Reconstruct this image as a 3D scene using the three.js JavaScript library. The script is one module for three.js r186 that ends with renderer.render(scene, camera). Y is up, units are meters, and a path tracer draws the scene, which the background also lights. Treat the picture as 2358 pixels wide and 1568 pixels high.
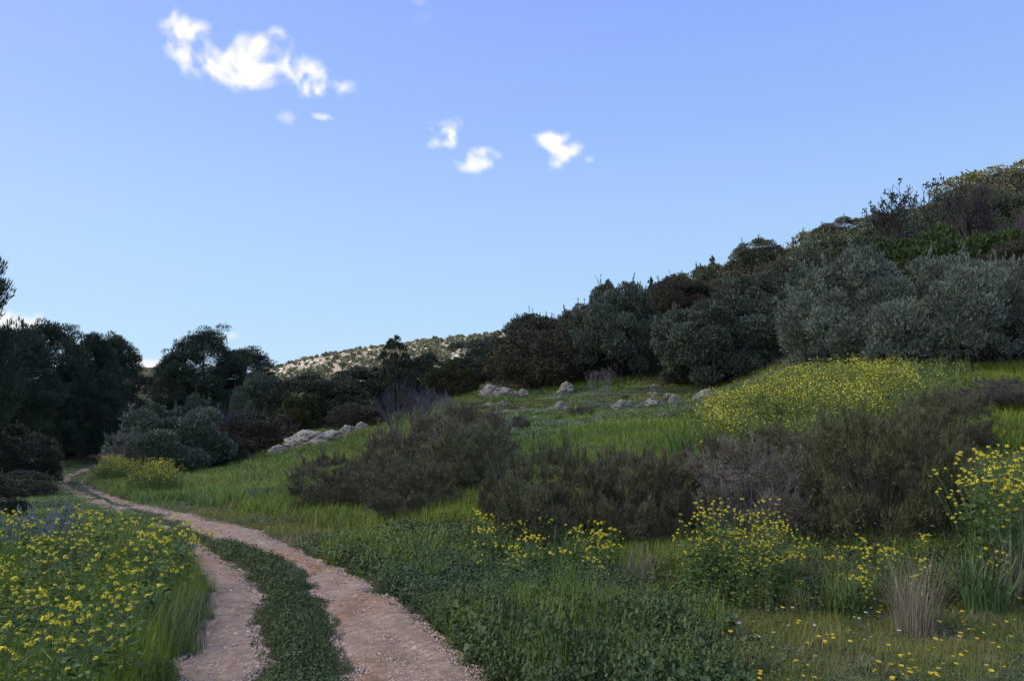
import * as THREE from 'three';
import { mergeGeometries } from 'three/addons/utils/BufferGeometryUtils.js';

// ------------------------------------------------------------------ camera
const scene = new THREE.Scene();
const EYE = 1.65, FOV = 46, PITCH = 7.1 * Math.PI / 180;
const camera = new THREE.PerspectiveCamera(FOV, 1024 / 680, 0.1, 20000);
camera.position.set(0, EYE, 0);
camera.rotation.set(PITCH, 0, 0);

// ------------------------------------------------------------------ random and noise
function rng(seed) {
  let a = seed >>> 0;
  return () => { a = (a + 0x6D2B79F5) | 0; let t = Math.imul(a ^ (a >>> 15), 1 | a); t = (t + Math.imul(t ^ (t >>> 7), 61 | t)) ^ t; return ((t ^ (t >>> 14)) >>> 0) / 4294967296; };
}
function hash3(x, y, z) {
  let h = Math.imul(x, 374761393) ^ Math.imul(y, 668265263) ^ Math.imul(z, 2147483647 - 1274126177);
  h = Math.imul(h ^ (h >>> 13), 1274126177); h ^= h >>> 16;
  return (h >>> 0) / 4294967296;
}
const fade = t => t * t * (3 - 2 * t), lerp = (a, b, t) => a + (b - a) * t, clamp = (v, a, b) => Math.min(b, Math.max(a, v));
const smooth = (a, b, v) => fade(clamp((v - a) / (b - a), 0, 1));
function noise3(x, y, z) {
  const xi = Math.floor(x), yi = Math.floor(y), zi = Math.floor(z), u = fade(x - xi), v = fade(y - yi), w = fade(z - zi);
  const c = (i, j, k) => hash3(xi + i, yi + j, zi + k);
  return lerp(lerp(lerp(c(0, 0, 0), c(1, 0, 0), u), lerp(c(0, 1, 0), c(1, 1, 0), u), v), lerp(lerp(c(0, 0, 1), c(1, 0, 1), u), lerp(c(0, 1, 1), c(1, 1, 1), u), v), w);
}
function fbm(x, y, z, o = 4) { let s = 0, a = 0.5, n = 0; for (let i = 0; i < o; i++) { s += a * noise3(x, y, z); n += a; a *= 0.5; x *= 2.03; y *= 2.03; z *= 2.03; } return s / n; }

// ------------------------------------------------------------------ sky, sun, exposure
const SUN = new THREE.Vector3(-0.66, 0.74, 0.12).normalize();
{
  const W = 4096, H = 2048, data = new Float32Array(W * H * 4);
  const lin = c => c.map(v => { v /= 255; return v <= 0.04045 ? v / 12.92 : ((v + 0.055) / 1.055) ** 2.4; });
  // clear sky by height above the horizon (degrees)
  const stops = [[0, lin([214, 240, 255])], [4, lin([199, 231, 255])], [9, lin([184, 221, 255])], [15, lin([172, 209, 255])], [22, lin([155, 191, 255])], [32, lin([138, 171, 253])], [50, lin([120, 154, 245])], [90, lin([112, 148, 238])]];
  const at = e => { e = clamp(e, 0, 90); let i = 0; while (i < stops.length - 2 && e > stops[i + 1][0]) i++; const t = (e - stops[i][0]) / (stops[i + 1][0] - stops[i][0]); return [0, 1, 2].map(k => lerp(stops[i][1][k], stops[i + 1][1][k], t)); };
  const rows = []; for (let j = 0; j < H; j++) rows.push(at(((j + 0.5) / H - 0.5) * 180));
  const cosTab = new Float32Array(W), sinTab = new Float32Array(W);
  for (let i = 0; i < W; i++) { const a = ((i + 0.5) / W - 0.5) * 2 * Math.PI; cosTab[i] = Math.cos(a); sinTab[i] = Math.sin(a); }
  for (let j = 0; j < H; j++) {
    const e = ((j + 0.5) / H - 0.5) * Math.PI, se = Math.sin(Math.max(e, 0)), ce = Math.cos(e), c0 = rows[j];
    for (let i = 0; i < W; i++) {
      const d = ce * cosTab[i] * SUN.x + se * SUN.y + ce * sinTab[i] * SUN.z;    // cosine of the angle to the sun
      const g = Math.max(0, d), glow = 0.14 * g * g + 5.8 * g ** 15 + 3 * g ** 160, f = 0.985 + 0.06 * d;  // broad warm glow round the sun, strengthened as fill light for the shaded ground
      const o = (j * W + i) * 4;
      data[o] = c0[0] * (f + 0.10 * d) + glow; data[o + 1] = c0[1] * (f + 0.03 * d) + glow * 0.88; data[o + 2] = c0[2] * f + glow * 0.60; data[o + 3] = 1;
    }
  }
  // small fair-weather clouds: groups of puffs, each [azimuth, elevation, half width, half height, density] in degrees (azimuth 0 = along the view)
  const f = 340 / Math.tan(FOV * Math.PI / 360);
  const deg = (x, y) => {           // degrees of a point of the photograph (in its 2358-pixel-wide view)
    const px = x * 0.43426, py = y * 0.43367, v = new THREE.Vector3((px - 512) / f, (340 - py) / f, -1).applyAxisAngle(new THREE.Vector3(1, 0, 0), PITCH).normalize();
    return [Math.atan2(v.x, -v.z) * 180 / Math.PI, Math.asin(v.y) * 180 / Math.PI];
  };
  const K = 0.0311; // degrees per pixel of that view
  const P = (x, y, w, h, s) => [...deg(x, y), w * K, h * K, s];
  const puffs = [
    P(418, 62, 26, 24, 0.7), P(428, 88, 34, 30, 1.3), P(440, 128, 24, 28, 1.0), P(470, 60, 18, 16, 0.35),
    P(515, 135, 46, 26, 1.25), P(548, 168, 48, 26, 1.5), P(600, 165, 50, 20, 1.2), P(625, 180, 22, 20, 1.0), P(610, 108, 44, 20, 0.75), P(642, 82, 22, 16, 0.85), P(575, 95, 30, 16, 0.4),
    P(690, 160, 40, 22, 1.3), P(720, 185, 44, 24, 1.4), P(762, 200, 40, 16, 0.9), P(700, 205, 26, 16, 0.7), P(660, 150, 14, 18, 0.6),
    P(742, 268, 26, 8, 0.75), P(668, 275, 30, 16, 0.3),
    P(1022, 310, 34, 20, 1.35), P(1000, 325, 16, 14, 0.8), P(1020, 285, 34, 9, 0.4), P(1058, 280, 18, 14, 0.3), P(1040, 330, 30, 12, 0.4),
    P(1105, 352, 34, 18, 0.9), P(1085, 375, 30, 16, 1.0), P(1120, 368, 40, 20, 0.6), P(1148, 362, 14, 14, 0.5), P(1190, 355, 16, 14, 0.15),
    P(1282, 325, 38, 22, 1.6), P(1300, 345, 28, 16, 1.0), P(1272, 378, 18, 14, 0.5), P(1285, 365, 30, 20, 0.35), P(1358, 368, 16, 9, 0.25),
    P(945, 2, 30, 9, 0.5), P(965, 45, 30, 20, 0.12), P(0, 742, 60, 18, 1.9), P(-70, 735, 80, 26, 1.6), P(340, 848, 40, 16, 1.6), P(520, 775, 22, 9, 0.7),
  ];
  const R = rng(77);
  for (let k = 0; k < 26; k++) {     // the same scattered clouds all round the rest of the sky
    const az = 45 + R() * 270, el = 8 + R() * R() * 62, n = 4 + Math.floor(R() * 7), s = 1 + R() * 2.2;
    for (let m = 0; m < n; m++) puffs.push([az + (R() - 0.5) * 5 * s, el + (R() - 0.5) * 2 * s, (0.6 + R()) * s, (0.4 + 0.5 * R()) * s, 0.5 + R()]);
  }
  const dens = new Float32Array(W * H);
  for (const [az, el, w, h, s] of puffs) {
    const reach = 3.0, j0 = Math.max(0, Math.floor((el - h * reach + 90) / 180 * H)), j1 = Math.min(H - 1, Math.ceil((el + h * reach + 90) / 180 * H));
    const cw = w / Math.max(0.2, Math.cos(el * Math.PI / 180));
    const i0 = Math.floor(((az - cw * reach - 90) / 360 + 0.5) * W), i1 = Math.ceil(((az + cw * reach - 90) / 360 + 0.5) * W);
    for (let j = j0; j <= j1; j++) for (let i = i0; i <= i1; i++) {
      const a = ((i + 0.5) / W - 0.5) * 360 + 90 - az, e = ((j + 0.5) / H) * 180 - 90 - el, q = (a / cw) ** 2 + (e / h) ** 2;
      if (q < 9) dens[j * W + ((i % W) + W) % W] += s * Math.exp(-q * 1.1);
    }
  }
  for (let j = H / 2; j < H; j++) for (let i = 0; i < W; i++) {
    const d = dens[j * W + i]; if (d < 0.01) continue;
    const wx = fbm(i * 0.03, j * 0.03, 1.7, 3) * 2.2, wy = fbm(i * 0.03, j * 0.03, 6.2, 3) * 2.2, x = i * 0.075 + wx, y = j * 0.09 + wy, n = fbm(x, y, 3.3, 5);
    const dd = 1.12 * (1 - Math.exp(-1.15 * d)), t = dd - 2.9 * (0.575 - n) * (0.35 + 0.65 * Math.min(1, d)), a = smooth(0.02, 0.95, t) * Math.min(1, d * 6), o = (j * W + i) * 4;
    const c = 1.02 + 0.1 * n;
    data[o] = lerp(data[o], 0.97 * c, a); data[o + 1] = lerp(data[o + 1], 0.97 * c, a); data[o + 2] = lerp(data[o + 2], 1.0 * c, a);
  }
  const sky = new THREE.DataTexture(data, W, H, THREE.RGBAFormat, THREE.FloatType);
  sky.mapping = THREE.EquirectangularReflectionMapping; sky.magFilter = sky.minFilter = THREE.LinearFilter; sky.needsUpdate = true;
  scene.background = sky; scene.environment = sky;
}
const sun = new THREE.DirectionalLight(new THREE.Color(1, 0.93, 0.82), 4.8);
sun.position.copy(SUN).multiplyScalar(3000); sun.castShadow = true;
Object.assign(sun.shadow.camera, { left: -700, right: 700, top: 700, bottom: -700, near: 10, far: 6000 });
sun.shadow.mapSize.set(4096, 4096);
scene.add(sun, sun.target);
const renderer = new THREE.WebGLRenderer({ antialias: true });
renderer.toneMapping = THREE.LinearToneMapping;
renderer.toneMappingExposure = 1.0;
renderer.shadowMap.enabled = true;

// ------------------------------------------------------------------ surveying: photograph direction + distance ahead -> place
const FPX = 340 / Math.tan(FOV * Math.PI / 360), CP = Math.cos(PITCH), SP = Math.sin(PITCH);
function place(px, py, D) {          // 1024-wide pixel and metres ahead -> [x, y, z]
  const a = (px - 512) / FPX, b = (340 - py) / FPX, y = b * CP + SP, z = -CP + b * SP, k = D / -z;
  return [a * k, EYE + y * k, -D];
}
function seen(x, y, z) {             // place -> pixel
  const dy = y - EYE, b = dy * CP + z * SP, c = -(z * CP - dy * SP);
  return [512 + FPX * x / c, 340 - FPX * b / c];
}
const DX = 0.43426;                  // 2358-wide view -> 1024

// ------------------------------------------------------------------ terrain heights from surveyed points
const pts = [];
const S = (px, py, D) => pts.push(place(px, py, D));
for (const [x, z] of [[0, 0], [3, -4], [-4, -4], [0, -6], [5, -7], [-7, -8], [2, -9], [0, 6], [-8, 4], [8, 4], [0, 40], [-40, 30], [-60, 0], [-30, -20], [-16, -14], [-9, -14], [-4, -12], [-13, -25], [-22, -36], [-32, -50], [-45, -70], [-20, -60], [4, -9.5], [8, -10], [-60, -120], [0, 150], [-150, 0], [-2, -16], [-8, -24]]) pts.push([x, 0, z]);
pts.push([40, 2, 40], [30, 4, 0], [80, 16, 0], [150, 30, 60], [9, 0.1, -4], [14, 0.7, -8]);
S(512, 556, 11.3); S(600, 552, 11.6); S(700, 548, 11.6); S(850, 552, 10.8); S(1000, 545, 10.5); S(600, 505, 14); S(700, 495, 14);
S(800, 462, 15.5); S(930, 450, 15); S(1024, 430, 15.5); S(600, 466, 17); S(600, 443, 21); S(600, 426, 25.5); S(700, 424, 24); S(700, 445, 19);
S(800, 412, 20); S(930, 398, 20); S(1024, 392, 20); S(610, 410, 31); S(700, 400, 32); S(520, 412, 34); S(640, 396, 38); S(720, 388, 40); S(480, 396, 44);
S(460, 489, 17.5); S(420, 520, 14.6); S(330, 507, 18.4); S(520, 470, 20); S(460, 440, 28); S(300, 482, 24); S(300, 462, 32); S(320, 447, 38); S(370, 440, 36); S(240, 490, 24); S(230, 472, 36);
S(360, 428, 45); S(290, 436, 48); S(420, 415, 46); S(800, 376, 27); S(920, 368, 28); S(1024, 360, 28); S(540, 388, 50); S(450, 398, 56); S(600, 370, 52); S(700, 355, 52); S(800, 338, 46); S(900, 318, 46); S(1024, 300, 46);
S(900, 270, 64); S(1024, 240, 64); S(780, 305, 66); S(680, 320, 66); S(580, 345, 66); S(500, 370, 70);
S(520, 362, 90); S(590, 330, 82); S(640, 315, 84); S(700, 292, 88); S(790, 261, 94); S(860, 236, 100); S(950, 200, 106); S(1024, 180, 110); S(1150, 158, 115);
S(590, 345, 125); S(700, 305, 135); S(860, 265, 150); S(1024, 225, 165); S(480, 385, 130);
S(260, 415, 90); S(340, 410, 90); S(150, 436, 90); S(60, 440, 110); S(400, 402, 120);
S(200, 405, 200); S(300, 398, 220); S(400, 388, 230); S(500, 375, 240); S(50, 425, 250); S(600, 360, 250); S(800, 330, 270);
S(273, 369, 430); S(330, 355, 440); S(378, 348, 450); S(434, 340, 460); S(499, 333, 470); S(582, 320, 480); S(700, 310, 480); S(900, 300, 480); S(235, 384, 420); S(200, 398, 420); S(150, 410, 430); S(50, 415, 450);
S(240, 392, 600); S(330, 372, 600); S(450, 362, 620); S(582, 345, 640); S(800, 330, 640); S(200, 402, 700); S(100, 405, 700);
S(170, 376, 1000); S(148, 369, 1000); S(120, 374, 1000); S(60, 380, 1000); S(0, 385, 1000); S(-80, 385, 1000); S(220, 390, 1000); S(400, 385, 1100); S(700, 380, 1100); S(148, 400, 1700); S(0, 405, 1700); S(400, 405, 1800); S(900, 405, 1800);
for (const a of [-3, -2.4, -1.7, -1.1, 1.1, 1.7, 2.4, 3]) pts.push([600 * Math.sin(a), 12, -600 * Math.cos(a)], [5000 * Math.sin(a), 60, -5000 * Math.cos(a)]);
for (const a of [-0.6, -0.3, 0, 0.3, 0.6]) pts.push([6000 * Math.sin(a), 60, -6000 * Math.cos(a)]);
const warp = (x, z) => { const r = Math.hypot(x, z), a = Math.atan2(x, -z); return [3.2 * a, Math.log(Math.max(r, 2.5)), Math.max(r, 2.5)]; };
const kern = q => Math.sqrt(q + 0.012);
let coef; const wp = pts.map(p => warp(p[0], p[2]));
{
  const N = pts.length, M = N + 3, A = [];
  for (let i = 0; i < N; i++) {
    const r = new Float64Array(M + 1);
    for (let j = 0; j < N; j++) r[j] = kern((wp[i][0] - wp[j][0]) ** 2 + (wp[i][1] - wp[j][1]) ** 2);
    r[i] += -0.004; r[N] = 1; r[N + 1] = wp[i][0]; r[N + 2] = wp[i][1]; r[M] = pts[i][1] / wp[i][2]; A.push(r);
  }
  for (let k = 0; k < 3; k++) { const r = new Float64Array(M + 1); for (let j = 0; j < N; j++) r[j] = k === 0 ? 1 : wp[j][k - 1]; A.push(r); }
  for (let i = 0; i < M; i++) {
    let p = i; for (let j = i + 1; j < M; j++) if (Math.abs(A[j][i]) > Math.abs(A[p][i])) p = j;
    [A[i], A[p]] = [A[p], A[i]];
    for (let j = i + 1; j < M; j++) { const f = A[j][i] / A[i][i]; if (f) for (let k = i; k <= M; k++) A[j][k] -= f * A[i][k]; }
  }
  coef = new Float64Array(M);
  for (let i = M - 1; i >= 0; i--) { let s = A[i][M]; for (let k = i + 1; k < M; k++) s -= A[i][k] * coef[k]; coef[i] = s / A[i][i]; }
}
function ground(x, z) {
  const [u, v, r] = warp(x, z), N = wp.length;
  let s = coef[N] + coef[N + 1] * u + coef[N + 2] * v;
  for (let i = 0; i < N; i++) { const a = u - wp[i][0], b = v - wp[i][1]; s += coef[i] * Math.sqrt(a * a + b * b + 0.012); }
  const amp = 0.05 + 0.9 * smooth(40, 110, r) + 1.6 * smooth(200, 500, r), sc = r > 150 ? 0.02 : 0.09;
  return s * r + (fbm(x * 0.7, 0.5, z * 0.7, 2) - 0.5) * 0.07 * smooth(4, 9, r) + (fbm(x * sc, 7.7, z * sc, 4) - 0.5) * amp * smooth(10, 40, r) * 1.2;
}
const onGround = (px, D) => { const x = (px - 512) / FPX * D * CP, z = -D; return [x, ground(x, z), z]; }; // rough: refined below
function atPixel(px, D) { let x = (px - 512) / FPX * D, y = 0; for (let k = 0; k < 3; k++) { y = ground(x, -D); const c = D * CP + (y - EYE) * SP; x = (px - 512) / FPX * c; } return [x, ground(x, -D), -D]; }

// ------------------------------------------------------------------ tracks: the two wheel ruts as lists of [pixel x, pixel y, ...] on flat ground
const flatD = (px, py) => { const a = place(px, py, 1), dy = a[1] - EYE; return EYE / -dy; };
const edge = list => list.map(([px, py]) => { const D = flatD(px, py), p = place(px, py, D); return [D, p[0]]; }).sort((a, b) => a[0] - b[0]);
const interp = (L, D) => { if (D <= L[0][0]) { const s = 0.30; return L[0][1] + s * (L[0][0] - D); } for (let i = 1; i < L.length; i++) if (D <= L[i][0]) return lerp(L[i - 1][1], L[i][1], (D - L[i - 1][0]) / (L[i][0] - L[i - 1][0])); return L[L.length - 1][1]; };
const far1 = [[106, 506], [82, 496], [63, 487], [60, 481], [68, 474], [87, 467], [107, 462.5]], far2 = [[128, 502], [106, 493.5], [91, 487], [86, 481], [91, 475], [102, 469], [120, 464.5]];
const widen = (L, s) => L.map(([px, py]) => [px + s * 0.5 * (py - 440) * 0.34, py]);
const L1 = edge([...widen(far1, -1), [142, 520], [153, 527], [168, 537], [188, 551], [197, 563], [205, 583], [208, 604], [192, 629], [184, 657], [173, 680]]);
const L2 = edge([...widen(far1, 1), [150, 520], [164, 527], [181, 537], [201, 547], [224, 559], [244, 573], [257, 594], [258, 622], [261, 647], [247, 680]]);
const R1 = edge([...widen(far2, -1), [149, 512], [174, 521], [194, 530], [211, 539], [256, 547], [270, 556], [289, 563], [305, 572], [318, 589], [328, 607], [337, 624], [343, 643], [345, 660], [356, 681]]);
const R2 = edge([...widen(far2, 1), [168, 510], [195, 515], [220, 522], [248, 530.5], [282, 543], [308, 557], [332, 570], [360, 583], [386, 599], [416, 619], [438, 640], [457, 656], [480, 679]]);
const ragged = (D, k) => (fbm(D * 2.6, k * 9.1, 1.5, 5) - 0.5) * 0.44;
const rutAt = (x, z) => {            // 0 outside, 1 or 2 on a rut, 3 on the strip between
  const D = -z; if (D > 62 || D < -6) return 0;
  const a = interp(L1, D) + ragged(D, 1), b = interp(L2, D) + ragged(D, 2), c = interp(R1, D) + ragged(D, 3), d = interp(R2, D) + ragged(D, 4);
  return x > a && x < b ? 1 : x > c && x < d ? 2 : x >= b && x <= c ? 3 : 0;
};

const rutGap = (x, z) => { const D = -z; if (D > 62 || D < -6) return 9; return Math.min(Math.abs(x - interp(L1, D) - ragged(D, 1)), Math.abs(x - interp(L2, D) - ragged(D, 2)), Math.abs(x - interp(R1, D) - ragged(D, 3)), Math.abs(x - interp(R2, D) - ragged(D, 4))); };

// ------------------------------------------------------------------ naming
const taken = {};
const numbered = n => { const k = taken[n] = (taken[n] ?? -1) + 1; return k ? `${n}_${String(k).padStart(3, '0')}` : n; };
function tag(o, label, category, group, kind) { o.userData = { label, category }; if (group) o.userData.group = group; if (kind) o.userData.kind = kind; return o; }
function shade(o) { o.traverse(c => { c.castShadow = c.receiveShadow = true; }); return o; }
function add(o, name, label, category, group, kind) { o.name = numbered(name); tag(o, label, category, group, kind); scene.add(shade(o)); return o; }

// ------------------------------------------------------------------ textures and materials
function noiseTexture(n, fn, srgb) {
  const d = new Uint8Array(n * n * 4);
  for (let j = 0; j < n; j++) for (let i = 0; i < n; i++) { const c = fn(i / n, j / n), o = (j * n + i) * 4; for (let k = 0; k < 3; k++) d[o + k] = clamp(Math.round(255 * (c.length ? c[k] : c)), 0, 255); d[o + 3] = 255; }
  const t = new THREE.DataTexture(d, n, n); t.wrapS = t.wrapT = THREE.RepeatWrapping; t.magFilter = THREE.LinearFilter; t.minFilter = THREE.LinearMipmapLinearFilter; t.generateMipmaps = true;
  if (srgb) t.colorSpace = THREE.SRGBColorSpace; t.needsUpdate = true; return t;
}
function tileFbm(u, v, s, o, seed) {  // repeats without a seam
  let r = 0, a = 0.5, n = 0;
  for (let k = 0; k < o; k++) {
    const p = s << k, x = u * p, y = v * p, xi = Math.floor(x), yi = Math.floor(y), fx = fade(x - xi), fy = fade(y - yi), h = (i, j) => hash3(((xi + i) % p + p) % p, ((yi + j) % p + p) % p, seed + k);
    r += a * lerp(lerp(h(0, 0), h(1, 0), fx), lerp(h(0, 1), h(1, 1), fx), fy); n += a; a *= 0.6;
  }
  return r / n;
}
const gritTex = noiseTexture(512, (u, v) => { const a = tileFbm(u, v, 8, 6, 3), b = tileFbm(u, v, 64, 3, 9); const g = 0.80 + 0.42 * (a - 0.5) + 0.38 * (b - 0.5); return [g + 0.02, g, g - 0.02]; }, true);
const gritBump = noiseTexture(512, (u, v) => { const b = tileFbm(u, v, 48, 4, 21); return b * b * 1.4; });
const rockBump = noiseTexture(512, (u, v) => { const a = tileFbm(u, v, 4, 7, 5), c = Math.abs(tileFbm(u, v, 6, 4, 31) - 0.5) * 4; return clamp(0.75 * a + 0.35 * Math.min(1, c), 0, 1); });
const rockTex = noiseTexture(512, (u, v) => { const a = tileFbm(u, v, 4, 7, 41), c = tileFbm(u, v, 10, 4, 51), d = c > 0.58 ? 0.75 : 1; return [(0.5 + 0.6 * (a - 0.3)) * d, (0.49 + 0.6 * (a - 0.3)) * d, (0.46 + 0.58 * (a - 0.3)) * d]; }, true);
const mat = (o = {}) => new THREE.MeshStandardMaterial({ roughness: 0.9, metalness: 0, ...o });
const leafMat = mat({ vertexColors: true, roughness: 0.7, side: THREE.DoubleSide });
const barkMat = mat({ color: new THREE.Color().setRGB(0.11, 0.085, 0.07), roughness: 0.95 });
const greyBarkMat = mat({ color: new THREE.Color().setRGB(0.20, 0.17, 0.19), roughness: 0.95 });
const paleBarkMat = mat({ color: new THREE.Color().setRGB(0.30, 0.27, 0.25), roughness: 0.95 });
const darkBarkMat = mat({ color: new THREE.Color().setRGB(0.05, 0.042, 0.04), roughness: 0.95 });
const groundMat = mat({ vertexColors: true, map: gritTex, bumpMap: gritBump, bumpScale: 0.02, roughness: 1 });
const trackMat = mat({ vertexColors: true, map: gritTex, bumpMap: gritBump, bumpScale: 0.014, roughness: 1 });

// ------------------------------------------------------------------ the ground: one sheet from underfoot to the horizon
function inPoly(P, x, y) { let c = false; for (let i = 0, j = P.length - 1; i < P.length; j = i++) if ((P[i][1] > y) !== (P[j][1] > y) && x < (P[j][0] - P[i][0]) * (y - P[i][1]) / (P[j][1] - P[i][1]) + P[i][0]) c = !c; return c; }
const toPlan = L => L.map(([px, py, D]) => { if (D === undefined) D = flatD(px, py); const p = place(px, py, D); return [p[0], p[2]]; });
const vergePlan = toPlan([[305, 549], [345, 541], [420, 541], [500, 548], [580, 560], [612, 575], [640, 600], [665, 640], [690, 700], [510, 700], [470, 660], [420, 612], [360, 577]]);
const rockyPlan = [[-4, -26], [-2, -45], [14, -45], [11.5, -31], [9.5, -25], [3, -24.5]];
function zoneAt(x, z) {
  const r = rutAt(x, z), D = -z; if (r === 1 || r === 2) return 'rut'; if (r === 3) return 'strip';
  if (x < interp(L1, D) + ragged(D, 1) && D < 62) return D < 11.5 ? 'patch' : 'left';
  const wob = 0.5 * (fbm(x * 1.1, 2.2, z * 1.1, 3) - 0.5); if (inPoly(vergePlan, x + wob * 1.6, z + wob * 2.2)) return 'verge';
  if (x > 2.2 && D > 8.1 + 0.9 * fbm(x * 0.8, 5.5, z * 0.8, 2) && D < 14) return 'tangle';
  if (D < 10 && x > 0.5) return 'turf';
  if (D < 22 && x < interp(R2, D) + 1.4 + 0.9 * fbm(x, 3, z, 2)) return 'turf';
  if (inPoly(rockyPlan, x, z)) return 'rocky';
  if (D < 48 && x < 7.5) return 'meadow';
  if (D < 26 && x < 16) return 'meadow';
  return 'slope';
}
{
  const az = []; let a = -Math.PI;
  while (a < Math.PI - 1e-6) { az.push(a); const inView = Math.abs(a) < 0.66; a += inView ? 0.0048 : 0.05; }
  const rings = [0.4]; while (rings[rings.length - 1] < 9000) rings.push(rings[rings.length - 1] * (rings[rings.length - 1] < 2 ? 1.25 : rings[rings.length - 1] < 700 ? 1.026 : 1.08));
  const nA = az.length, nR = rings.length, pos = new Float32Array(nA * nR * 3), uv = new Float32Array(nA * nR * 2), col = new Float32Array(nA * nR * 3);
  const soil = [0.27, 0.19, 0.125], green = [0.08, 0.115, 0.03], olive = [0.15, 0.145, 0.05], litter = [0.10, 0.075, 0.05], pale = [0.52, 0.46, 0.36];
  for (let j = 0; j < nR; j++) for (let i = 0; i < nA; i++) {
    const x = rings[j] * Math.sin(az[i]), z = -rings[j] * Math.cos(az[i]), o = j * nA + i, r = rings[j];
    pos.set([x, ground(x, z), z], o * 3); uv.set([x / 2.3, z / 2.3], o * 2);
    const n = fbm(x * 0.35, 2, z * 0.35, 4), m = fbm(x * 1.7, 5, z * 1.7, 3); let c;
    if (r > 170) { const k = smooth(0.42, 0.56, fbm(x * 0.02, 1, z * 0.02, 3) * 0.6 + fbm(x * 0.3, 9, z * 0.3, 2) * 0.4); c = pale.map((v, q) => lerp(v, [0.20, 0.20, 0.09][q], k * 0.45)); }
    else {
      const zn = zoneAt(x, z), t = smooth(0.4, 0.62, n * 0.6 + m * 0.4);
      const pair = { rut: [soil, soil], strip: [soil, green], patch: [litter, green], left: [litter, green], verge: [litter, green], turf: [[0.13, 0.15, 0.04], [0.19, 0.17, 0.06]], tangle: [litter, green], rocky: [olive, [0.2, 0.18, 0.11]], meadow: [green, olive], slope: [litter, [0.16, 0.14, 0.08]] }[zn];
      c = pair[0].map((v, q) => lerp(v, pair[1][q], t));
    }
    col.set(c.map(v => v * (r > 170 ? 0.74 : 0.7) * (0.8 + 0.4 * m)), o * 3);
  }
  const near = [], farI = [];
  for (let j = 0; j < nR - 1; j++) for (let i = 0; i < nA; i++) { const q = (i + 1) % nA, A = j * nA + i, B = j * nA + q, C = A + nA, E = B + nA; (rings[j] < 170 ? near : farI).push(A, B, C, B, E, C); }
  for (let i = 1; i < nA - 1; i++) near.push(0, i + 1, i);
  const make = idx => { const g = new THREE.BufferGeometry(); g.setAttribute('position', new THREE.BufferAttribute(pos, 3)); g.setAttribute('uv', new THREE.BufferAttribute(uv, 2)); g.setAttribute('color', new THREE.BufferAttribute(col, 3)); g.setIndex(idx); g.computeVertexNormals(); return g; };
  add(new THREE.Mesh(make(near), groundMat), 'ground', 'sloping grassy ground of the valley side under the plants', 'ground', null, 'structure');
  add(new THREE.Mesh(make(farI), groundMat), 'hills', 'pale stony sunlit hills behind the trees', 'hill', null, 'structure');
}
function rutMesh(A, B, ka, kb, name, label) {
  const g = new THREE.BufferGeometry(), pos = [], uv = [], col = [], idx = []; let D = -5, n = 0; const K = 18;
  while (D < 61) {
    const a = interp(A, D) + ragged(D, ka), b = interp(B, D) + ragged(D, kb);
    for (let k = 0; k <= K; k++) {
      const t = k / K, x = lerp(a, b, t), e = Math.min(t, 1 - t) * (b - a), y = ground(x, -D) + lerp(-0.008, 0.02, smooth(0, 0.1, e)) - 0.012 * smooth(0.15, 0.4, e) + (fbm(x * 9, 4, D * 9, 3) - 0.5) * 0.012 * smooth(0, 0.1, e);
      const p = fbm(x * 0.9, 3, D * 0.35, 3), q = fbm(x * 5, 6, D * 5, 3), red = smooth(0.54, 0.72, p);
      pos.push(x, y, -D); uv.push(x / 0.55, D / 0.55);
      const c = [lerp(0.58, 0.57, red), lerp(0.42, 0.345, red), lerp(0.285, 0.19, red)]; col.push(...c.map(v => v * (0.85 + 0.3 * q)));
    }
    if (n) for (let k = 0; k < K; k++) { const o = (n - 1) * (K + 1) + k; idx.push(o, o + 1, o + K + 1, o + 1, o + K + 2, o + K + 1); }
    n++; D += D < 14 ? 0.05 : 0.16;
  }
  g.setAttribute('position', new THREE.Float32BufferAttribute(pos, 3)); g.setAttribute('uv', new THREE.Float32BufferAttribute(uv, 2)); g.setAttribute('color', new THREE.Float32BufferAttribute(col, 3)); g.setIndex(idx); g.computeVertexNormals();
  add(new THREE.Mesh(g, trackMat), name, label, 'track', null, 'structure');
}
rutMesh(L1, L2, 1, 2, 'track', 'narrow pinkish gravel wheel rut beside the yellow flower patch');
rutMesh(R1, R2, 3, 4, 'track', 'wide pinkish gravel wheel rut on the far side of the weedy strip');

// ------------------------------------------------------------------ the cloud that shades the valley (high on the sun's side, above the frame)
{
  const g = new THREE.IcosahedronGeometry(1, 24), p = g.attributes.position, v = new THREE.Vector3();
  for (let i = 0; i < p.count; i++) {
    v.fromBufferAttribute(p, i); const n = 0.82 + 0.36 * fbm(v.x * 2.2 + 4, v.y * 2.2, v.z * 2.2, 4);
    p.setXYZ(i, v.x * n * 150, v.y * n * (v.y < 0 ? 16 : 40), v.z * n * 93);
  }
  g.computeVertexNormals();
  const c = new THREE.Mesh(g, mat({ color: new THREE.Color().setRGB(0.9, 0.9, 0.9), roughness: 1 }));
  c.position.set(0, 12, 9).addScaledVector(SUN, 1300 / SUN.y);
  add(c, 'cloud', 'white cumulus cloud high above the valley, outside the picture', 'cloud');
}
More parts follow.
